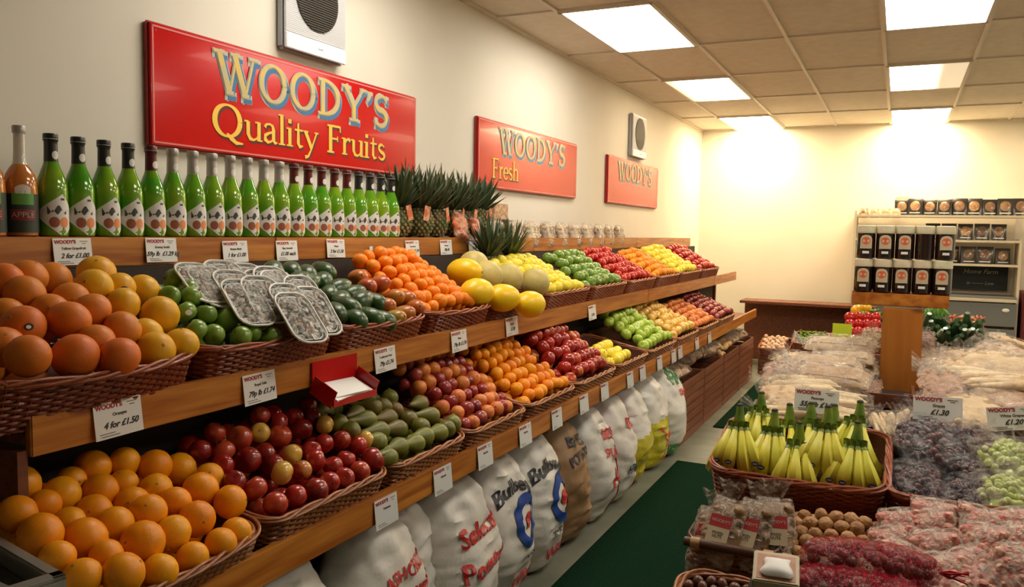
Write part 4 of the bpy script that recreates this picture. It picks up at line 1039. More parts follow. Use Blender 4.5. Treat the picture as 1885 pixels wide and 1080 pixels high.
# ================================================================== SACKS under the lower shelf
def sack(y, w, h, depth, m, label, decals=(), seed=0, x=-1.44, rz=0, lean=0, stripe=None, lower=None, slump=0, cat='sack', grp='potato sacks'):
    t = thing('produce_sack', label, cat, (x-.045-depth*.25, y, 0), (0, 0, rz), grp)
    nexp = 2.5
    def prof(v):   # width, depth factors
        wf = .90+.10*math.sin(PI*min(1, v*1.05)); 
        if v < .06: wf *= .86+.14*(v/.06)**.5
        df = (.72+.38*math.sin(PI*min(1, v*1.15)**.8)) if v < .86 else .60*(1-((v-.86)/.14)**1.6)+.10
        if v < .06: df *= .7+.3*(v/.06)**.5
        if v > .68: wf *= 1-.50*((v-.68)/.32)**1.5
        return wf*w/2, df*depth/2
    def S_(a, v, off=0):
        wf, df = prof(v); c, s_ = math.cos(a), math.sin(a)
        px = df*math.copysign(abs(c)**(2/nexp), c); py = wf*math.copysign(abs(s_)**(2/nexp), s_)
        z = h*v*(1-.04*slump*abs(math.sin(a)))
        q = Vector((px*8+seed*3, py*8, z*7)); nz = noise.noise(q)*.026+(.5-abs(noise.noise(Vector((q.x, q.y*.7, q.z*2.2))*1.3)))*.022+(.4-abs(noise.noise(Vector((py*6+seed+z*4, z*24, seed)))))*.012
        nz += -.026*max(0, v-.55)*2*abs(math.sin(py*30+seed+z*8))
        k = 1 if v < .97 else .3
        nd = Vector((c*1.0, s_*.6, 0)); 
        P_ = Vector((px, py, z))+nd*(nz*k+off)
        P_.x += -lean*v*v*.12 + .055*math.sin(PI*v)*.4
        return P_
    NA, NV = 72, 44; b = MB(); vs = []; fs = []
    for j in range(NV+1):
        for i in range(NA): vs.append(S_(2*PI*i/NA, j/NV))
    for j in range(NV):
        for i in range(NA): fs.append((j*NA+i, j*NA+(i+1) % NA, (j+1)*NA+(i+1) % NA, (j+1)*NA+i))
    fs.append(tuple(range(NA))[::-1]); fs.append(tuple(NV*NA+i for i in range(NA)))
    b.add(vs, fs, m); body = b.build('sack_body', t); 
    if lower:  # second-colour lower part of the material is printed on the sack
        for p in body.data.polygons:
            pass
        body.data.materials.append(MATS[lower[1]])
        for p in body.data.polygons:
            if p.center.z < h*lower[0]*(1+.10*math.sin(p.center.y*9)): p.material_index = 1
        if len(lower) > 2:
            body.data.materials.append(MATS[lower[2]])
            for p in body.data.polygons:
                if p.center.z < h*.12: p.material_index = 2
    def surf(u, z, off):   # u metres across the front, z height
        v = max(0, min(.999, z/h)); wf, df = prof(v); s_ = max(-.999, min(.999, u/wf))
        sn = math.copysign(abs(s_)**(nexp/2), s_); a = math.asin(max(-1, min(1, sn))); return S_(a, v, off)
    for d_ in decals:
        kind = d_[0]
        if kind == 'text':
            _, txt, size, u0, z0, rot, mm = d_[:7]
            me = text_mesh(txt, size, mm, weight=size*.025)
            bm = bmesh.new(); bm.from_mesh(me)
            geom = [f for f in bm.faces if f.normal.z > .5]; bad = [f for f in bm.faces if f.normal.z <= .5]; bmesh.ops.delete(bm, geom=bad, context='FACES')
            bmesh.ops.triangulate(bm, faces=bm.faces[:])
            for _i in range(3):
                le = [e for e in bm.edges if e.calc_length() > .02]
                if le: bmesh.ops.subdivide_edges(bm, edges=le, cuts=1); bmesh.ops.triangulate(bm, faces=bm.faces[:])
            bm.verts.index_update(); c, s_ = math.cos(rot), math.sin(rot)
            curve = d_[7] if len(d_) > 7 else 0
            vs = []
            for v in bm.verts:
                X_, Y_ = v.co.x, v.co.y+curve*v.co.x**2
                vs.append(surf(u0+X_*c-Y_*s_, z0+X_*s_+Y_*c, .0065))
            bb = MB(); bb.add(vs, [tuple(q.index for q in f.verts) for f in bm.faces], mm); bm.free(); bb.build('printed_text', t, smooth=True)
        elif kind == 'ring':
            _, u0, z0, r0, r1, mm = d_; bb = MB(); n = 40; vs = []; K = 4
            for i in range(n):
                for k in range(K+1):
                    rr = r0+(r1-r0)*k/K; a = 2*PI*i/n; vs.append(surf(u0+rr*math.cos(a), z0+rr*math.sin(a)*1.15, .0065))
            bb.add(vs, [(i*(K+1)+k, i*(K+1)+k+1, ((i+1) % n)*(K+1)+k+1, ((i+1) % n)*(K+1)+k) for i in range(n) for k in range(K)], mm); bb.build('printed_roundel', t)
        elif kind == 'band':  # list of centreline points (u,z), width
            _, pts, wd, mm = d_; bb = MB(); vs = []; n = len(pts)
            fine = []
            for (a0, b0), (a1, b1) in zip(pts, pts[1:]):
                for k in range(8): fine.append((a0+(a1-a0)*k/8, b0+(b1-b0)*k/8))
            fine.append(pts[-1])
            for (u, z) in fine:
                for k in range(4): vs.append(surf(u+wd*(k/3-.5), z, .0055))
            bb.add(vs, [(4*i+k, 4*i+k+1, 4*(i+1)+k+1, 4*(i+1)+k) for i in range(len(fine)-1) for k in range(3)], mm); bb.build('printed_band', t)
    b = MB(); pts = [S_(PI/2-PI*i/16, .975)+Vector((.006, 0, .004)) for i in range(17)]; b.tube(pts, .004, m, 5); b.build('folded_top', t)
    return t
red, blk, blu = 'print_red', 'print_black', 'print_blue'
sack(1.68, .40, .655, .34, 'sack_white', 'plain white sack nearest the camera, cut by the bottom edge', seed=1)
sack(2.10, .40, .640, .32, 'sack_white', "white sack printed ASHCROFT'S WHIPPET in red, second from the front",
     [('text', "ASHCROFT'S", .054, .055, .47, .06, red, -.3), ('text', 'WHIPPET', .066, .06, .39, .06, red, -.3)], 2, x=-1.40)
sack(2.34, .34, .655, .26, 'sack_white', 'plain white sack wedged behind the WHIPPET sack', seed=12, x=-1.50)
sack(2.62, .40, .640, .34, 'sack_white', 'white sack printed Selected Potatoes in red lettering', [('text', 'Selected', .098, .035, .44, .10, red), ('text', 'Potatoes', .098, .035, .31, .06, red)], 3, x=-1.41)
def bull(y, seed, lab, xx):
    sack(y, .36, .655, .34, 'sack_white', lab, [('text', 'Bullseye', .080, -.015, .50, .0, blk, -3.0), ('ring', .03, .345, .062, .100, blu), ('ring', .03, .345, 0, .030, red),
         ('text', 'x~x~x', .045, .01, .20, .1, blk), ('text', 'WILJA', .08, .03, .10, .05, red)], seed, x=xx)
bull(2.99, 4, 'white sack with blue roundel printed Bullseye, nearer of two', -1.42)
bull(3.34, 5, 'white sack with blue roundel printed Bullseye, farther of two', -1.42)
sack(3.70, .37, .64, .35, 'sack_brown', 'brown paper sack with black lettering among white sacks', [('text', 'BAKERS', .07, .04, .52, -.1, blk), ('text', 'POTATOES', .065, .05, .45, .05, blk)], 6, x=-1.42, slump=1)
sack(4.06, .36, .645, .36, 'sack_white', 'white sack with red curved stripe, next after the brown sack', [('band', [(.16, .60), (.13, .4), (.10, .2), (.02, .03)], .045, red), ('text', 'BEST', .075, .04, .47, -.15, red), ('text', 'SPUDS', .065, .04, .37, -.15, red), ('text', 'A', .14, .03, .24, 0, red)], 7, x=-1.41)
sack(4.42, .36, .650, .36, 'sack_white', 'creased white sack with red edge stripe, left of the yellow sacks', [('band', [(.14, .62), (.165, .4), (.13, .2), (.04, .03)], .05, red), ('text', 'RED', .08, .05, .45, -.2, red), ('text', 'HTM', .07, .0, .20, -.1, blk)], 8, x=-1.41)
sack(4.79, .36, .645, .37, 'sack_white', 'half white half yellow sack, nearer of two', lower=(.52, 'sack_yellow'), seed=9, x=-1.42)
sack(5.16, .36, .660, .38, 'sack_white', 'half white half yellow sack, farther of two', lower=(.55, 'sack_yellow'), decals=[('band', [(-.1, .3), (.1, .1)], .02, red), ('band', [(.1, .32), (-.05, .08)], .02, red)], seed=10, x=-1.41)
sack(5.52, .36, .665, .40, 'sack_white', 'white and green printed sack, last of the row', lower=(.17, 'print_green'), decals=[('text', '##', .16, .02, .58, 0, 'print_green'), ('text', 'SWEDE', .06, .06, .46, 0, red), ('text', '#', .13, .08, .36, 0, 'print_green')], seed=11, x=-1.39)

# crates of root vegetables on the floor beyond the sacks
def crate(label, c, d, slats=5, m='crate_wood', rz=0, fillm=True):
    t = thing('wooden_crate', label, 'crate', c, (0, 0, rz), 'slatted wooden crates')
    x, y, z = d; sh = z/slats
    for sx in (-1, 1):
        b = MB()
        for k in range(slats): b.box((sx*(x/2-.006), 0, sh*(k+.5)), (.012, y, sh*.86), m)
        b.build('side_panel', t, smooth=False)
        b = MB()
        for k in range(slats): b.box((0, sx*(y/2-.006), sh*(k+.5)), (x-.026, .012, sh*.86), m)
        b.build('end_panel', t, smooth=False)
    b = MB()
    for sx in (-1, 1):
        for sy in (-1, 1): b.box((sx*(x/2-.025), sy*(y/2-.025), z/2), (.024, .024, z*.98), m)
    b.build('corner_posts', t, smooth=False)
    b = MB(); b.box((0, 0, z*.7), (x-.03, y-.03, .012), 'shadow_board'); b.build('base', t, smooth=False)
    return t
CR = [(5.78, 6.55), (6.56, 7.35), (7.36, 8.15), (8.16, 9.0)]
for i, (a, c) in enumerate(CR): crate('tall dark slatted crate on the floor, %s beyond the sacks' % ORD[i], (-1.60, (a+c)/2, 0), (.44, c-a-.01, .46), 7)
TB = bag_proto('netted_bag', 'bag', .20, .26, .13, 'garlic', 'clear_film', 8)
TB2 = bag_proto('vegetable_bag', 'bag', .2, .26, .13, 'onion_bag', 'clear_film_strong', 9)
P['ginger'] = lathe_fruit('sweet_potato', 'sweet potato', [(.004, -.07), (.018, -.055), (.030, -.02), (.032, .01), (.022, .045), (.005, .072)], 'ginger', False)
dup(TB, (-1.52, 5.95, .44), (.2, -.25, .3), 'pinkish bag of bulbs at the near end of the floor crates', 'bags in the floor crates')
dup(TB, (-1.56, 6.22, .43), (.1, -.2, 1.2), 'second pinkish bag of bulbs in the first floor crate', 'bags in the floor crates')
for i in range(5): dup(TB2, (-1.56+R.uniform(-.04, .04), 6.62+.19*i, .44+R.uniform(0, .05)), (.1, -.25, R.uniform(-1, 1)), 'film-wrapped tan vegetable bag in the second floor crate, %s' % ORD[i], 'tan bags in the second crate')
for i in range(30):
    dup(P['ginger'], (R.uniform(-1.72, -1.45), 7.4+.75*R.random(), .42+R.uniform(0, .10)), ori(True), 'orange-brown sweet potato piled in the third floor crate', 'sweet potatoes')
for i in range(5): dup(TB2, (-1.58+R.uniform(-.05, .05), 8.25+.15*i, .43), (.1, -.2, R.uniform(-1, 1)), 'pale bag in the farthest floor crate, %s' % ORD[i], 'bags in the farthest crate')
# stand across the end of the aisle
for i, (px0, px1, py, cn_) in enumerate([(1396, 1452, 650, 'garlic'), (1458, 1522, 640, 'green'), (1528, 1600, 640, 'mixed')]):
    a = pt(px0, py, y=9.35); c = pt(px1, py, y=9.35); xw = c.x-a.x
    crate('slatted crate across the far end of the aisle, %s from the left' % ORD[i], ((a.x+c.x)/2, 9.55, 0), (xw, .4, a.z-.02), 5)
    B = basket('shallow basket of %s produce on an end-of-aisle crate' % cn_, ((a.x+c.x)/2, 9.34, a.z-.02), 0, xw*.94, .4, .085, .2, 0, .01, 'wicker_red', 'wicker_rim')
    if cn_ == 'garlic': fill(B, ['garlic'], .08, .10, 'pale garlic bulb in end basket', 'garlic bulbs', 1, sp=1.05, heap=0)
    elif cn_ == 'green':
        b = MB(); rr = random.Random(4)
        for k in range(60): b.sphere((rr.uniform(-xw*.4, xw*.4), rr.uniform(.04, .36), .09+rr.uniform(0, .03)), .02, 'leaf_green', 7, 5, (1.6, .6, .5), rot=(rr.random(), rr.random(), rr.random()*6))
        o = b.build('green_leaves'); o.matrix_world = B['M']; tag(o, 'heap of bright green leafy produce in the end basket', 'leaves', None, 'stuff')
    else: fill(B, ['tomato'], .08, .12, 'red tomato in end-of-aisle basket', 'tomatoes at the aisle end', 1, sp=1.05, heap=0)
b = MB(); b.box((0, 0, 0), (1.5, .03, .75), 'dark_wood'); b.box((0, -.2, .36), (1.5, .4, .03), 'dark_wood'); 
o = b.build('back_bench', None, False, (-.95, 10.3, .40)); tag(o, 'dark wooden bench against the back wall behind the end crates', 'bench')

# silver scale tray, bottom left corner
p = pt(122, 1060, z=.93)
t = thing('weighing_scale', 'silver metal weighing tray with a white label, bottom left corner', 'scale', (p.x, p.y, .90), (0, 0, 0))
ang = math.atan2(pt(0, 990, z=.93).y-p.y, pt(0, 990, z=.93).x-p.x)
a = pt(122, 1060, z=.93); c_ = pt(0, 990, z=.93); ux = (c_-a); ux.z = 0; ux.normalize()
e_ = pt(0, 1110, z=.93); uy = e_-a; uy.z = 0; uy = uy-ux*uy.dot(ux); uy.normalize()
t.matrix_world = Matrix(((ux.x, uy.x, 0, a.x), (ux.y, uy.y, 0, a.y), (0, 0, 1, .93), (0, 0, 0, 1)))
b = MB(); Lx, Ly = .42, .34
for c, d in (((Lx/2, .012, 0), (Lx, .024, .012)), ((.012, Ly/2, 0), (.024, Ly, .012)), ((Lx/2, Ly-.012, 0), (Lx, .024, .012)), ((Lx-.012, Ly/2, 0), (.024, Ly, .012))): b.box(c, d, 'steel', bev=.003)
for c, d in (((Lx/2, .003, -.05), (Lx, .005, .09)), ((.003, Ly/2, -.05), (.005, Ly, .09)), ((Lx/2, Ly-.003, -.05), (Lx, .005, .09)), ((Lx-.003, Ly/2, -.05), (.005, Ly, .09))): b.box(c, d, 'steel')
b.build('rim', t)
b = MB(); b.box((Lx/2, Ly/2, -.05), (Lx-.02, Ly-.02, .006), 'steel_dark'); b.build('pan', t, smooth=False)
b = MB(); b.box((Lx*.42, .085, -.02), (Lx*.78, .014, .014), 'steel', rot=(0, 0, .10)); b.build('divider_bar', t, smooth=False)
b = MB(); b.box((.24, .17, -.040), (.14, .08, .002), 'paper', rot=(0, 0, .2)); b.build('paper_label', t, smooth=False)
b = MB(); b.box((Lx/2, Ly/2, -.50), (.06, .06, .86), 'steel_dark'); b.box((Lx/2, Ly/2, -.915), (.3, .3, .02), 'steel_dark', bev=.004); b.build('stand', t, smooth=False)

# ================================================================== RIGHT ISLAND
t = thing('island_table', 'wooden produce island under the baskets on the right', 'table', (.7, 3.6, 0))
b = MB(); b.box((.42, 4.25, .70), (1.74, 2.7, .03), 'dark_wood'); part(b, 'table_top', t)
b = MB(); b.box((.42, 2.67, .66), (1.76, .46, .03), 'dark_wood', rot=(.12, 0, 0)); part(b, 'front_step', t)
b = MB(); b.box((.42, 2.29, .56), (1.70, .30, .03), 'dark_wood'); part(b, 'middle_step', t)
b = MB(); b.box((.42, 1.95, .50), (1.6, .36, .03), 'dark_wood'); part(b, 'front_step', t)
for x in (-.38, 1.2):
    for y_ in (1.85, 2.9, 5.5):
        b = MB(); hh = .69 if y_ > 2.5 else .48; b.box((x, y_, hh/2), (.05, .05, hh), 'dark_wood'); part(b, 'leg', t)
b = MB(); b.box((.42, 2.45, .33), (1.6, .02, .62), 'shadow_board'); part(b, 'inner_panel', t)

BB = basket('wicker basket of bananas at the corner of the island', (-.243, 2.465, .715), 0, .455, .37, .135, .20, .012, .018, 'wicker_red', 'wicker_rim_red')
BG = basket('wicker basket of bagged grapes right of the bananas', (.30, 2.47, .715), 0, .56, .37, .13, .20, .0, .018, 'wicker_red', 'wicker_rim_red')

def banana_bunch(n, seed, spread=.9):
    rr = random.Random(seed); t = thing('banana_bunch', '', 'bananas')
    b = MB(); b.tube([(0, .004, .030), (.001, 0, .012), (0, -.004, -.012), (0, -.008, -.03)], [.008, .011, .016, .019], 'banana_green', 9)
    b.lathe([(.009, .0295), (.007, .034)], 'banana_tip', 9, (0, .004, 0)); b.build('crown', t)
    for i in range(n):
        u = 0 if n == 1 else -1+2*i/(n-1)
        L = .155*rr.uniform(.92, 1.08); pts = []; rs = []; yaw = u*spread*.5+rr.uniform(-.06, .06)
        back = (i % 2)*.020 if n > 4 else 0
        for k in range(11):
            s = k/10; down = L*s*(1-.10*s); out = .012+.092*math.sin(PI*min(1, .12+s*.80))*1.0-back
            x = math.sin(yaw)*(.012+down*.85)+.014*u; y_ = -out+.02*abs(u)*s
            pts.append(Vector((x, y_, -.012-down))); q = [.007, .0085, .0125, .0160, .0178, .0182, .0182, .0176, .0158, .0112, .0050][k]; rs.append(q)
        b = MB(); b.tube(pts, rs, 'banana_skin', 7)
        b.tube([pts[0]+Vector((0, 0, .014)), pts[0], pts[0].lerp(pts[1], .5)], [.0078, .0082, .0088], 'banana_green', 7, cap=False)
        o = b.build('banana', t)
        b = MB(); b.tube([pts[-2].lerp(pts[-1], .8), pts[-1]+(pts[-1]-pts[-2]).normalized()*.006], [.0056, .0045], 'banana_tip', 6); b.build('blossom_tip', o)
        if rr.random() < .55:
            c = pts[5]+Vector((0, -.0186, 0)); b = MB(); vs = [c+Vector((.009*math.cos(a*.63), -.0003, .0065*math.sin(a*.63))) for a in range(10)]
            b.add(vs, [tuple(range(10))], 'sticker_blue'); b.box(c+Vector((0, -.0006, 0)), (.010, .0004, .003), 'sticker_white'); b.build('sticker', o)
    return proto(t)
BP = [banana_bunch(5, 1, 1.1), banana_bunch(3, 2, .7), banana_bunch(5, 3, 1.3), banana_bunch(4, 4, .9)]
BL = [(1400, 748, 2.80, 2, 0, 'banana bunch at the back left of the banana basket'), (1452, 770, 2.78, 1, .2, 'small banana bunch at the back, left of centre'), (1492, 768, 2.78, 1, 0, 'green-topped banana bunch at the back centre'),
      (1535, 772, 2.80, 1, -.1, 'banana bunch at the back, right of centre'), (1582, 766, 2.76, 0, -.2, 'banana bunch with tall dark stem at the back right'),
      (1360, 772, 2.60, 3, .12, 'front banana bunch at the far left'), (1424, 782, 2.62, 3, .05, 'front banana bunch, second from the left'), (1470, 806, 2.56, 1, 0, 'short front banana bunch in the middle'),
      (1523, 776, 2.60, 3, -.05, 'tall front banana bunch, second from the right'), (1578, 806, 2.58, 3, -.05, 'front banana bunch at the far right')]
for px, py, y_, k, rz, lab in BL:
    p = pt(px, py, y=y_); dup(BP[k], p+Vector((0, .015, .006)), (.10, 0, rz), lab, 'banana bunches', 1.22)

# bagged grapes
GD = bag_proto('grape_bag', 'bag', .17, .22, .10, 'grape_black', 'grey_film', 21, 'balls')
GG = bag_proto('grape_bag', 'bag', .19, .20, .10, 'grape_green', 'clear_film', 22, 'balls')
for px, py, y_, sc_, rz, lab in [(1700, 800, 2.78, 1.25, .3, 'large dark grape bag at the back of the grape basket'), (1775, 795, 2.80, 1.0, -.6, 'dark grape bag behind, right of the large one'), (1690, 870, 2.58, .95, .1, 'crinkled dark grape bag at the front left'),
                                 (1790, 850, 2.66, .85, 1.0, 'small dark grape bag in the middle'), (1780, 888, 2.56, .85, -.3, 'dark grape bag with stalks showing at the front')]:
    p = pt(px, py+22, y=y_); dup(GD, p-Vector((0, 0, .045)), (.45, .1, rz), lab, 'bags of dark grapes', sc_)
for px, py, y_, sc_, rz, lab in [(1862, 840, 2.70, 1.1, .5, 'bag of green grapes at the back right'), (1858, 895, 2.56, .95, .1, 'bag of green grapes at the front right'), (1960, 850, 2.68, 1.1, .8, 'bag of green grapes past the right edge, at the back'), (1965, 905, 2.56, 1.0, -.4, 'bag of green grapes past the right edge, at the front')]:
    p = pt(px, py+14, y=y_); dup(GG, p-Vector((0, 0, .045)), (.45, 0, rz), lab, 'bags of green grapes', sc_)

# lower baskets: bagged nuts, walnuts, pink packets
BN = basket('wicker basket of labelled nut bags at the front left of the island', (-.362, 2.165, .575), 0, .225, .24, .14, .10, 0, .008, 'wicker_brown', 'cane_dark')
BW = basket('wicker basket of walnuts in front of the bananas', (-.105, 2.165, .575), 0, .27, .24, .14, .10, 0, .008, 'wicker_brown', 'cane_dark')
for B in (BN, BW):
    b = MB()
    w_ = B['w']/2+.012
    b.tube([(-w_, -.022, .15), (w_, -.022, .15)], .013, 'cane_dark', 10); hnd = b.build('front_roll', B['o'])
    for sx in (-1, 1): 
        b = MB(); b.tube([(sx*(w_-.03)-.012, -.022, .15), (sx*(w_-.03)+.012, -.022, .15)], .016, 'cane_tie', 10); b.build('cane_binding', hnd)
BX = basket('wicker basket of pink packets at the right of the island', (.33, 2.02, .60), 0, .58, .38, .13, .16, 0, .012, 'wicker_brown', 'wicker_rim')
NBG = bag_proto('nut_bag', 'bag', .115, .20, .045, 'nut_mix', 'clear_film_strong', 31)
def nut_label(o_proto, name):
    t = o_proto['root']
    b = MB(); b.box((0, .0, .0475), (.066, .082, .001), 'jar_label'); l = b.build('label', t, smooth=False)
    b = MB(); b.box((0, .024, .0482), (.066, .034, .0006), 'ink_red'); b.build('label_heading', l, smooth=False)
    link('lettering', text_mesh("WOODY'S", .0125, 'jar_label'), l, (0, .024, .0487)); link('lettering', text_mesh("MIXED\nNUTS", .0115, 'ink_black'), l, (0, -.016, .0482))
    return proto(t)
NBG = nut_label(NBG, '')
for px, py, y_, rz, lab in [(1310, 968, 2.22, .15, 'clear nut bag with red and cream label at the far left'), (1335, 950, 2.20, .28, 'clear nut bag with red and cream label, second from left'), (1385, 955, 2.21, .32, 'clear nut bag with red and cream label, right of the pair'), (1425, 950, 2.25, -.2, 'clear nut bag at the right, label turned away')]:
    p = pt(px, py+20, y=y_); dup(NBG, p-Vector((0, 0, .02)), (1.0, 0, -rz), lab, 'labelled nut bags', .95)
fill(BW, ['walnut'], .12, .19, 'walnut in the front basket', 'walnuts', 2, heap=.012, jit=.2)
PK = bag_proto('pink_packet', 'packet', .12, .15, .04, 'pink_mix', 'clear_film_strong', 41, tail=False)
pk = [(1660,962,2.30),(1720,948,2.34),(1720,968,2.28),(1805,958,2.30),(1862,990,2.26),(1650,995,2.20),(1728,1010,2.16),(1808,995,2.22),(1650,1030,2.1),(1800,1035,2.10),(1868,1045,2.08),(1740,1050,2.06),(1868,960,2.36)]
for i, (px, py, y_) in enumerate(pk):
    p = pt(px, py+8, y=y_); dup(PK, p-Vector((0, 0, .02)), (.62+R.uniform(-.3, .25), R.uniform(-.3, .3), R.uniform(-.6, .6)), 'clear packet of pink and tan pieces, %s from the back left' % ORD[i], 'pink packets', 1.0)

# red nets of chestnuts
def net(px, py, y_, L, rz, lab):
    p = pt(px, py, y=y_); t = thing('chestnut_net', lab, 'net bag', p, (0, 0, rz), 'red nets')
    b = MB(); rr = random.Random(int(px))
    for i in range(60):
        u = rr.uniform(-.95, .95); a = rr.uniform(0, PI); q = math.sqrt(1-u*u*.8)
        b.sphere((u*L*.46, math.cos(a)*.040*q, math.sin(a)*.034*q), .0155, 'chestnut', 9, 6, (1, 1, .85))
    b.build('chestnuts', t)
    b = MB(); vs = []; fs = []; N = 26; n = 16
    for i in range(N+1):
        u = -1+2*i/N; q = max(.05, (1-abs(u)**4))**.5
        for k in range(n): a = 2*PI*k/n; rr_ = 1+.12*noise.noise(Vector((u*7, a*1.3, px))); vs.append((u*L/2, math.cos(a)*.053*q*rr_, math.sin(a)*.050*q*rr_))
    for i in range(N):
        for k in range(n): fs.append((i*n+k, (i+1)*n+k, (i+1)*n+(k+1) % n, i*n+(k+1) % n))
    b.add(vs, fs, 'net_film'); b.build('netting', t)
    b = MB()
    for k in range(7): b.tube([(L*.48, 0, 0), (L*.55, rr.uniform(-.01, .01), rr.uniform(-.01, .01)), (L*.66, rr.uniform(-.03, .03), rr.uniform(-.02, .03))], [.004, .003, .002], 'net_red', 4)
    b.build('tied_end', t)
net(1600, 1035, 1.98, .30, .10, 'upper red net of chestnuts across the front of the island')
net(1575, 1090, 1.90, .30, .05, 'lower red net of chestnuts at the bottom edge')
# clear box and small basket of chestnuts at the very bottom
p = pt(1428, 1062, y=1.88)
t = thing('gift_box', 'small cream and brown box with a clear window', 'box', p, (.35, 0, .12))
b = MB(); b.box((0, 0, 0), (.10, .10, .06), 'jar_label', bev=.003); b.build('carton', t)
b = MB(); b.box((0, -.002, .0305), (.084, .080, .001), 'onion_bag'); b.build('border', t, smooth=False)
b = MB(); pillow(b, .062, .06, .020, 'paper', 3, 10, 8, .5); o = b.build('window_contents', t, loc=(.004, -.008, .026))
b = MB(); b.box((0, 0, -.12), (.12, .12, .18), 'shadow_board'); tag(b.build('display_block', None, False, p), 'dark block under the windowed box', 'block')
BC = basket('small light basket of chestnuts at the bottom edge', (-.36, 1.84, .57), 0, .17, .18, .10, .1, 0, .01, 'wicker_brown', 'wicker_rim')
fill(BC, ['chest'], .085, .10, 'dark chestnut in the small basket', 'loose chestnuts', 1, heap=.005)

# bagged vegetables heaped behind
BAGS = [bag_proto('vegetable_bag', 'bag', .17, .30, .07, 'parsnip', 'clear_film', 51, 'sticks'), bag_proto('vegetable_bag', 'bag', .20, .26, .08, 'potato_tan', 'clear_film', 52, 'lump'),
        bag_proto('vegetable_bag', 'bag', .18, .28, .075, 'onion_bag', 'clear_film_strong', 53, 'lump'), bag_proto('bread_bag', 'bag', .15, .28, .085, 'bread_tan', 'clear_film_strong', 54, 'loaf')]
crate('long crate lifting the bagged vegetables behind the bananas', (-.16, 3.22, .715), (.50, .62, .14), 2)
crate('long crate lifting the bagged vegetables behind the grapes', (.42, 3.22, .715), (.60, .62, .14), 2)
crate('crate beneath the farther vegetable bags on the left', (-.16, 3.95, .715), (.50, .75, .18), 3)
crate('crate beneath the farther vegetable bags on the right', (.42, 3.95, .715), (.60, .75, .18), 3)
VB = [  # px, py, y, kind, rz, tilt, scale
 (1470,752,2.93,0,PI/2+.1,.2,1.0),(1525,757,2.93,0,PI/2-.1,.15,.95),(1455,728,3.02,1,.4,.3,1.0),(1532,728,3.04,0,PI/2,.2,.9),(1480,705,3.12,0,PI/2+.15,.2,1.0),
 (1535,690,3.20,3,PI/2-.08,.35,.95),(1448,690,3.22,2,.2,.3,.9),(1525,668,3.38,3,PI/2-.02,.25,.95),(1560,652,3.45,3,PI/2+.05,.3,.7),(1470,660,3.40,1,.8,.2,.8),
 (1590,625,3.72,1,.1,.3,.6),(1545,635,3.60,3,PI/2,.2,1.0),(1585,640,3.55,2,.2,.3,.55),
 (1655,768,2.93,0,.1,.5,.5),(1628,766,2.93,0,.3,.4,.5),
 (1745,735,3.02,1,.3,.3,.75),(1735,700,3.10,2,.1,.3,.8),(1790,690,3.25,0,PI/2,.2,1.0),(1840,700,3.15,0,PI/2+.2,.2,1.0),(1775,682,3.35,1,PI/2,.3,1.0),(1835,675,3.40,1,.5,.3,1.1),
 (1735,678,3.45,2,.1,.4,.8),(1790,664,3.60,1,1.4,.3,1.0),(1850,645,3.60,2,.4,.3,.8),(1728,655,3.75,2,.1,.3,.7),(1722,694,3.25,2,.1,.5,.6),(1790,752,2.94,1,.2,.3,.9),(1850,735,3.05,2,1.1,.3,.9),(1745,768,2.90,1,.3,.4,.6),(1870,690,3.3,1,.2,.2,.9),(1704,612,3.80,2,0,.5,.42),(1704,640,3.74,1,0,.5,.42),(1706,668,3.68,2,0,.5,.42),(1706,700,3.62,1,0,.5,.42),(1704,726,3.40,2,0,.5,.42)]
VB += [(1606,606,3.84,1,0,.5,.42),(1606,664,3.55,1,0,.5,.4),(1606,700,3.45,2,0,.5,.4),(1675,762,2.95,0,-.2,.5,.5),(1690,772,2.90,1,.4,.5,.4)]
kn = ['bag of long pale roots', 'bag of tan vegetables', 'crinkled bag of brown vegetables', 'long flat wrapped pack']
for i, (px, py, y_, k, rz, tl, sc_) in enumerate(VB):
    p = pt(px, py, y=y_); side = 'left of the post' if px < 1640 else 'right of the post'
    dup(BAGS[k], p-Vector((0, 0, .04)), Euler((tl, 0, 0)).to_matrix().to_4x4().to_euler() if False else (Matrix.Rotation(tl, 3, 'X') @ Matrix.Rotation(rz, 3, 'Z')).to_euler(), 'clear %s %s, %s counted from the front' % (kn[k], side, ORD[(i if px < 1640 else i-13) % 22]), 'bagged vegetables '+side, sc_)
p = pt(1428, 690, y=3.15); b = MB(); rr = random.Random(2); pillow(b, .07, .16, .10, 'clear_film_strong', 9, lump=.5); tag(b.build('empty_plastic_bag', None, True, p-Vector((0, 0, .05)), (1.2, .2, .3)), 'crumpled clear plastic bag hanging off the left side of the heap', 'bag')
crate('stack support for the heap under the bread packs', (-.12, 3.5, .86), (.4, .5, .12), 2)
# tickets on the island
def stand_ticket(px, py, y_, w_, nm, pr, lab, roll=0):
    p = pt(px, py, y=y_); t = ticket(p, w_, w_*.54, nm, pr, lab, rot=(PI/2-.15, 0, .12), roll=roll)
    b = MB(); b.box((0, -w_*.45, -.002), (.006, w_*.5, .003), 'vent_side'); b.build('holder', t, smooth=False)
stand_ticket(1503, 738, 2.86, .140, 'Parsnips', '55p lb £1.00', 'white price ticket standing among the pale roots left of the post', -.02)
stand_ticket(1726, 752, 2.84, .140, 'Grapes', '£1.30', 'white price ticket standing behind the dark grape bags', 0)
stand_ticket(1862, 770, 2.80, .130, 'White Grapes', '£1.20', 'white price ticket at the right edge above the green grapes', .12)
b = MB(); b.box((0, 0, 0), (.09, .003, .09), 'card_lime'); b.box((0, .003, -.10), (.006, .003, .20), 'vent_side'); tag(b.build('price_card', None, False, pt(1550, 612, y=4.35)), 'blank yellow-green card beside the tomatoes', 'card')

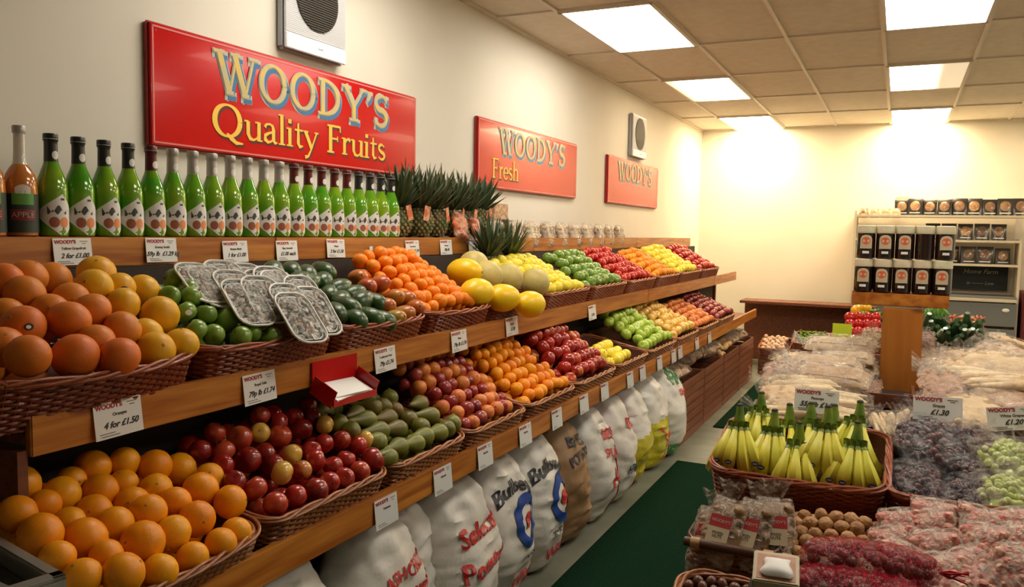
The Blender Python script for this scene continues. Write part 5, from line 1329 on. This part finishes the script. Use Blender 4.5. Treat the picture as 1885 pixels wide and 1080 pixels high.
# post with jar shelf
t = thing('jar_stand', 'square pine post carrying a small shelf of jars on the island', 'shelf', (.025, 3.57, 0))
b = MB(); b.box((.025, 3.57, .995), (.144, .144, .56), 'pine_post', bev=.004); part(b, 'post', t)
b = MB(); b.box((.01, 3.512, 1.308), (.345, .024, .050), 'pine', bev=.003); part(b, 'shelf_edge', t)
b = MB(); b.box((.01, 3.66, 1.324), (.345, .28, .022), 'dark_wood'); part(b, 'shelf_board', t)
b = MB(); b.box((.025, 3.57, .82), (.20, .20, .20), 'dark_wood'); part(b, 'base_block', t)
def jar_proto(blank=False):
    t = thing('jam_jar', '', 'jar')
    b = MB(); b.lathe([(.030, 0), (.0342, .003), (.0345, .012), (.0345, .088), (.032, .098), (.0285, .102)], 'jar_dark', 24); b.build('glass', t)
    b = MB(); b.lathe([(.0285, .094), (.0352, .092), (.0360, .099), (.0350, .108), (.0345, .118), (.031, .121)], 'jar_lid', 24); b.build('cloth_lid', t)
    if not blank:
        def wrap(a0, a1, z0, z1, m, r_, arch=0):
            bb = MB(); n = 12; vs = []
            for k in range(n+1):
                a = -PI/2+a0+(a1-a0)*k/n; vs += [(r_*math.cos(a), r_*math.sin(a), z0-(0)), (r_*math.cos(a), r_*math.sin(a), z1+arch*math.sqrt(max(0, 1-(2*k/n-1)**2)))]
            bb.add(vs, [(2*k, 2*k+2, 2*k+3, 2*k+1) for k in range(n)], m); return bb
        l = wrap(-.65, .65, .036, .070, 'jar_label', .0352, .016).build('label', t)
        bb = MB(); n = 16; vs = [(.0357*math.cos(-PI/2), .0357*math.sin(-PI/2), .064)]
        for k in range(n): a = 2*PI*k/n; aa = -PI/2+.46*math.cos(a); vs.append((.0357*math.cos(aa), .0357*math.sin(aa), .064+.0135*math.sin(a)))
        bb.add(vs, [(0, 1+k, 1+(k+1) % n) for k in range(n)], 'jar_orange'); bb.build('label_oval', l)
        wrap(-.35, .35, .018, .027, 'paper', .0352).build('price_sticker', t)
    return proto(t)
JP, JB = jar_proto(), jar_proto(True)
for row, (z, py) in enumerate(((1.336, 535), (1.336+.1325, 460))):
    for depth in (0, 1):
        for i in range(5):
            blank = (row == 1 and i == 3)
            if depth and row: continue
            lab = 'dark jam jar with cream lid, %s from left in the %s row%s' % (ORD[i], 'top' if row else 'bottom', ' at the back' if depth else '')
            if blank: lab = 'dark jar turned so no label shows, fourth in the top row'
            dup(JB if blank else JP, (-.125+.070*i+(.004 if row else 0), 3.535+.075*depth, z), (0, 0, R.uniform(-.1, .1)), lab, 'jam jars', (1, 1, 1.09))
# tins behind the back row so the upper row stands on two rows
# courgettes, peppers, tomatoes farther along
crate('crate of courgettes farther along the island', (.26, 4.75, .715), (.36, .40, .22), 3)
P['courgette'] = lathe_fruit('courgette', 'courgette', [(.006, -.085), (.018, -.080), (.024, -.05), (.023, .0), (.020, .045), (.015, .07), (.010, .09)], 'courgette', False)
for i in range(26):
    px = 1706+(i % 9)*12; py = 632-(i//9)*14; p = pt(px, py, y=4.58+.05*(i//9)); dup(P['courgette'], p, (R.uniform(.5, 1.1), R.uniform(-.3, .3), R.uniform(-.4, .4)), 'dark glossy courgette, %s in %s row of the far crate' % (ORD[i % 9], ORD[i//9]), 'courgettes', 1.1)
P['courgette_p'] = lathe_fruit('courgette', 'courgette', [(.006, -.085), (.018, -.080), (.026, -.05), (.024, .0), (.018, .045), (.010, .09)], 'courgette_pale', False)
for i, px in enumerate((1728, 1775, 1788)): dup(P['courgette_p'], pt(px, 618, y=4.56), (.9, .3, .2*i), 'pale green courgette among the dark ones, %s from the left' % ORD[i], 'pale courgettes', .7)
b = MB(); rr = random.Random(6)
for k in range(50): b.sphere((rr.uniform(-.08, .08), rr.uniform(-.04, .04), rr.uniform(-.02, .02)), .010, 'chilli', 7, 5, (1.7, .6, .6), rot=(rr.random(), rr.random(), rr.random()*6))
tag(b.build('chilli_heap', None, True, pt(1780, 590, y=4.80)), 'heap of red and orange chillies behind the courgettes', 'chillies', None, 'stuff')
b = MB()
for k in range(40): b.sphere((rr.uniform(-.05, .05), rr.uniform(-.04, .04), rr.uniform(-.02, .05)), .014, 'leaf_green', 6, 4, (.5, .5, 2.2), rot=(rr.uniform(-.8, .8), rr.uniform(-.8, .8), 0))
tag(b.build('herb_bunch', None, True, pt(1722, 588, y=4.75)), 'bunch of green leaves left of the chillies', 'herbs', None, 'stuff')
for i in range(4): dup(BAGS[1], pt(1845+12*(i % 2), 668-14*i, y=4.2+.15*i)-Vector((0, 0, .04)), (.3, 0, .6*i), 'tan wrapped bag at the right beyond the courgettes, %s from the front' % ORD[i], 'tan bags at the right', .8)
crate('crate at the right edge beyond the vegetable heap', (.60, 4.5, .715), (.28, .7, .16), 2)
crate('crate of tomatoes and peppers behind the post', (-.19, 4.6, .715), (.36, .42, .26), 3)
for i in range(12):
    p = pt(1566+(i % 4)*15, 612-(i//4)*14, y=4.45+.06*(i//4)); dup(P['tomato'], p, ori(), 'red tomato, %s in %s row behind the post' % (ORD[i % 4], ORD[i//4]), 'tomatoes behind the post', .95)
for i, (px, py) in enumerate([(1592, 567), (1578, 572)]): dup(P['pepper_y'], pt(px, py, y=4.62), ori(), '%s yellow pepper on top of the tomatoes' % ('right' if i == 0 else 'left'), 'yellow peppers', .8)
b = MB()
for k in range(30): b.sphere((rr.uniform(-.05, .05), rr.uniform(-.03, .03), rr.uniform(-.02, .02)), .014, 'leaf_green', 6, 4, (1.5, .8, .5), rot=(rr.random(), rr.random(), rr.random()*6))
tag(b.build('green_leaves', None, True, pt(1606, 578, y=4.6)), 'small heap of green leaves beside the yellow pepper', 'leaves', None, 'stuff')

# ================================================================== BACK WALL SHELVING
XB0, XB1, YB = -.46, 1.16, 10.14
t = thing('display_unit', 'cream shelf unit with chalkboard and grey base against the back wall', 'shelves', (.35, 10.4, 0))
for z in (1.815, 1.545, 1.285):
    b = MB(); b.box(((XB0+1.45)/2 if z > 1.8 else (XB0+XB1)/2, 10.33, z-.012), ((1.45-XB0) if z > 1.8 else (XB1-XB0), .38, .024), 'unit_white'); part(b, 'shelf_board', t)
b = MB(); b.box(((XB0+XB1)/2, 10.60, .95), (XB1-XB0, .02, 1.9), 'unit_white'); part(b, 'back_panel', t)
for x in (XB0-.01, XB1+.01):
    b = MB(); b.box((x, 10.36, .93), (.025, .46, 1.86 if x < 0 else 1.26), 'unit_white'); 
    o = part(b, 'side_panel', t)
b = MB(); b.box((.62, 10.52, 1.12), (.98, .02, .27), 'chalkboard'); cb = part(b, 'chalkboard', t)
for (s_, x, z, sz) in (('Home Farm', .84, 1.19, .07), ('in ~~~~ Low', .84, 1.06, .05)):
    me = text_mesh(s_, sz, 'chalk', shear=.3); o = link('chalk_writing', me, cb); o.matrix_parent_inverse = cb.matrix_world.inverted() if False else Matrix.Identity(4)
    o.location = Vector((x, 10.507, z)); o.rotation_euler = (PI/2, 0, 0)
b = MB(); b.box(((XB0+XB1)/2, 10.28, .90), (XB1-XB0, .50, .03), 'unit_white'); part(b, 'ledge', t)
b = MB(); b.box(((XB0+XB1)/2, 10.30, .93), (XB1-XB0, .4, .02), 'unit_grey'); part(b, 'counter_tray', t)
for z0, z1 in ((.62, .875), (.04, .60)):
    b = MB(); b.box(((XB0+XB1)/2, 10.06, (z0+z1)/2), (XB1-XB0, .03, z1-z0-.01), 'unit_grey'); part(b, 'grey_panel', t)
for x in (.78, 1.00):
    b = MB(); b.box((x, 10.042, .53), (.15 if x > .9 else .08, .004, .06), 'paper'); part(b, 'paper_notice', t)
b = MB(); b.sphere((1.06, 10.04, .80), .035, 'paper', 12, 8, (1, .2, .6)); part(b, 'round_badge', t)
def pouch_proto(w_, h_):
    t = thing('food_pouch', '', 'pouch'); b = MB(); vs = []; fs = []; N = 8
    for k in range(N+1):
        v = k/N; dd = .035*(1-v)**.7+.004; ww = w_/2*(1-.04*math.sin(PI*v))
        vs += [(-ww, -dd, v*h_), (-ww*.5, -dd*1.35, v*h_), (ww*.5, -dd*1.35, v*h_), (ww, -dd, v*h_), (ww, dd, v*h_), (-ww, dd, v*h_)]
    for k in range(N):
        for j in range(6): fs.append((k*6+j, k*6+(j+1) % 6, (k+1)*6+(j+1) % 6, (k+1)*6+j))
    fs += [tuple(range(6))[::-1], tuple(N*6+j for j in range(6))]
    b.add(vs, fs, 'pouch_black'); b.build('pouch_body', t)
    b = MB(); n = 14; vs = [Vector((0, -.047, h_*.55))]
    for k in range(n):
        a = 2*PI*k/n; v = .55+.30*math.sin(a); dd = (.035*(1-v)**.7+.004)*1.35; vs.append(Vector((w_*.34*math.cos(a), -dd-.003, v*h_)))
    b.add(vs, [(0, 1+k, 1+(k+1) % n) for k in range(n)], 'pouch_window'); b.build('window', t)
    b = MB(); b.box((0, -.049, h_*.14), (w_*.7, .002, .008), 'paper'); b.build('printed_line', t, smooth=False)
    return proto(t)
PP = pouch_proto(.135, .165)
def pouch_row(z, xs, nm):
    for i, x in enumerate(xs): dup(PP, (x, 10.26+R.uniform(-.02, .02), z), (0, 0, R.uniform(-.15, .15)), 'black pouch with clear window on the %s back shelf, %s from the left' % (nm, ORD[i]), 'food pouches', R.uniform(1.05, 1.15))
pouch_row(1.815, [.00+.145*i for i in range(10)], 'top'); pouch_row(1.545, [.33+.16*i for i in range(5)]+[], 'middle'); pouch_row(1.285, [.36+.165*i for i in range(5)], 'bottom')
PT = bag_proto('nut_tub', 'tub', .12, .15, .09, 'snack_bag', 'clear_film', 61, tail=False)
for i in range(4): dup(PT, (-.39+.115*i, 10.26, 1.83), (1.3, 0, 0), 'pale clear-topped pack at the left of the top back shelf, %s' % ORD[i], 'pale packs', .8)
b = MB(); b.box((0, 0, .05), (.13, .14, .05), 'jar_lid', bev=.004); b.box((0, 0, .0), (.12, .12, .10), 'paper', bev=.003); tag(b.build('small_carton', None, False, (.0, 10.36, 1.95)), 'small carton with green lid on the top back shelf', 'carton')
b = MB(); b.box((0, 0, .50), (.9, .5, 1.0), 'door_red', bev=.01); b.box((0, -.255, .5), (.8, .012, .9), 'door_red', bev=.004); tag(b.build('red_cabinet', None, False, (1.66, 10.3, 0)), 'dark red cabinet right of the grey unit at the back wall', 'cabinet')
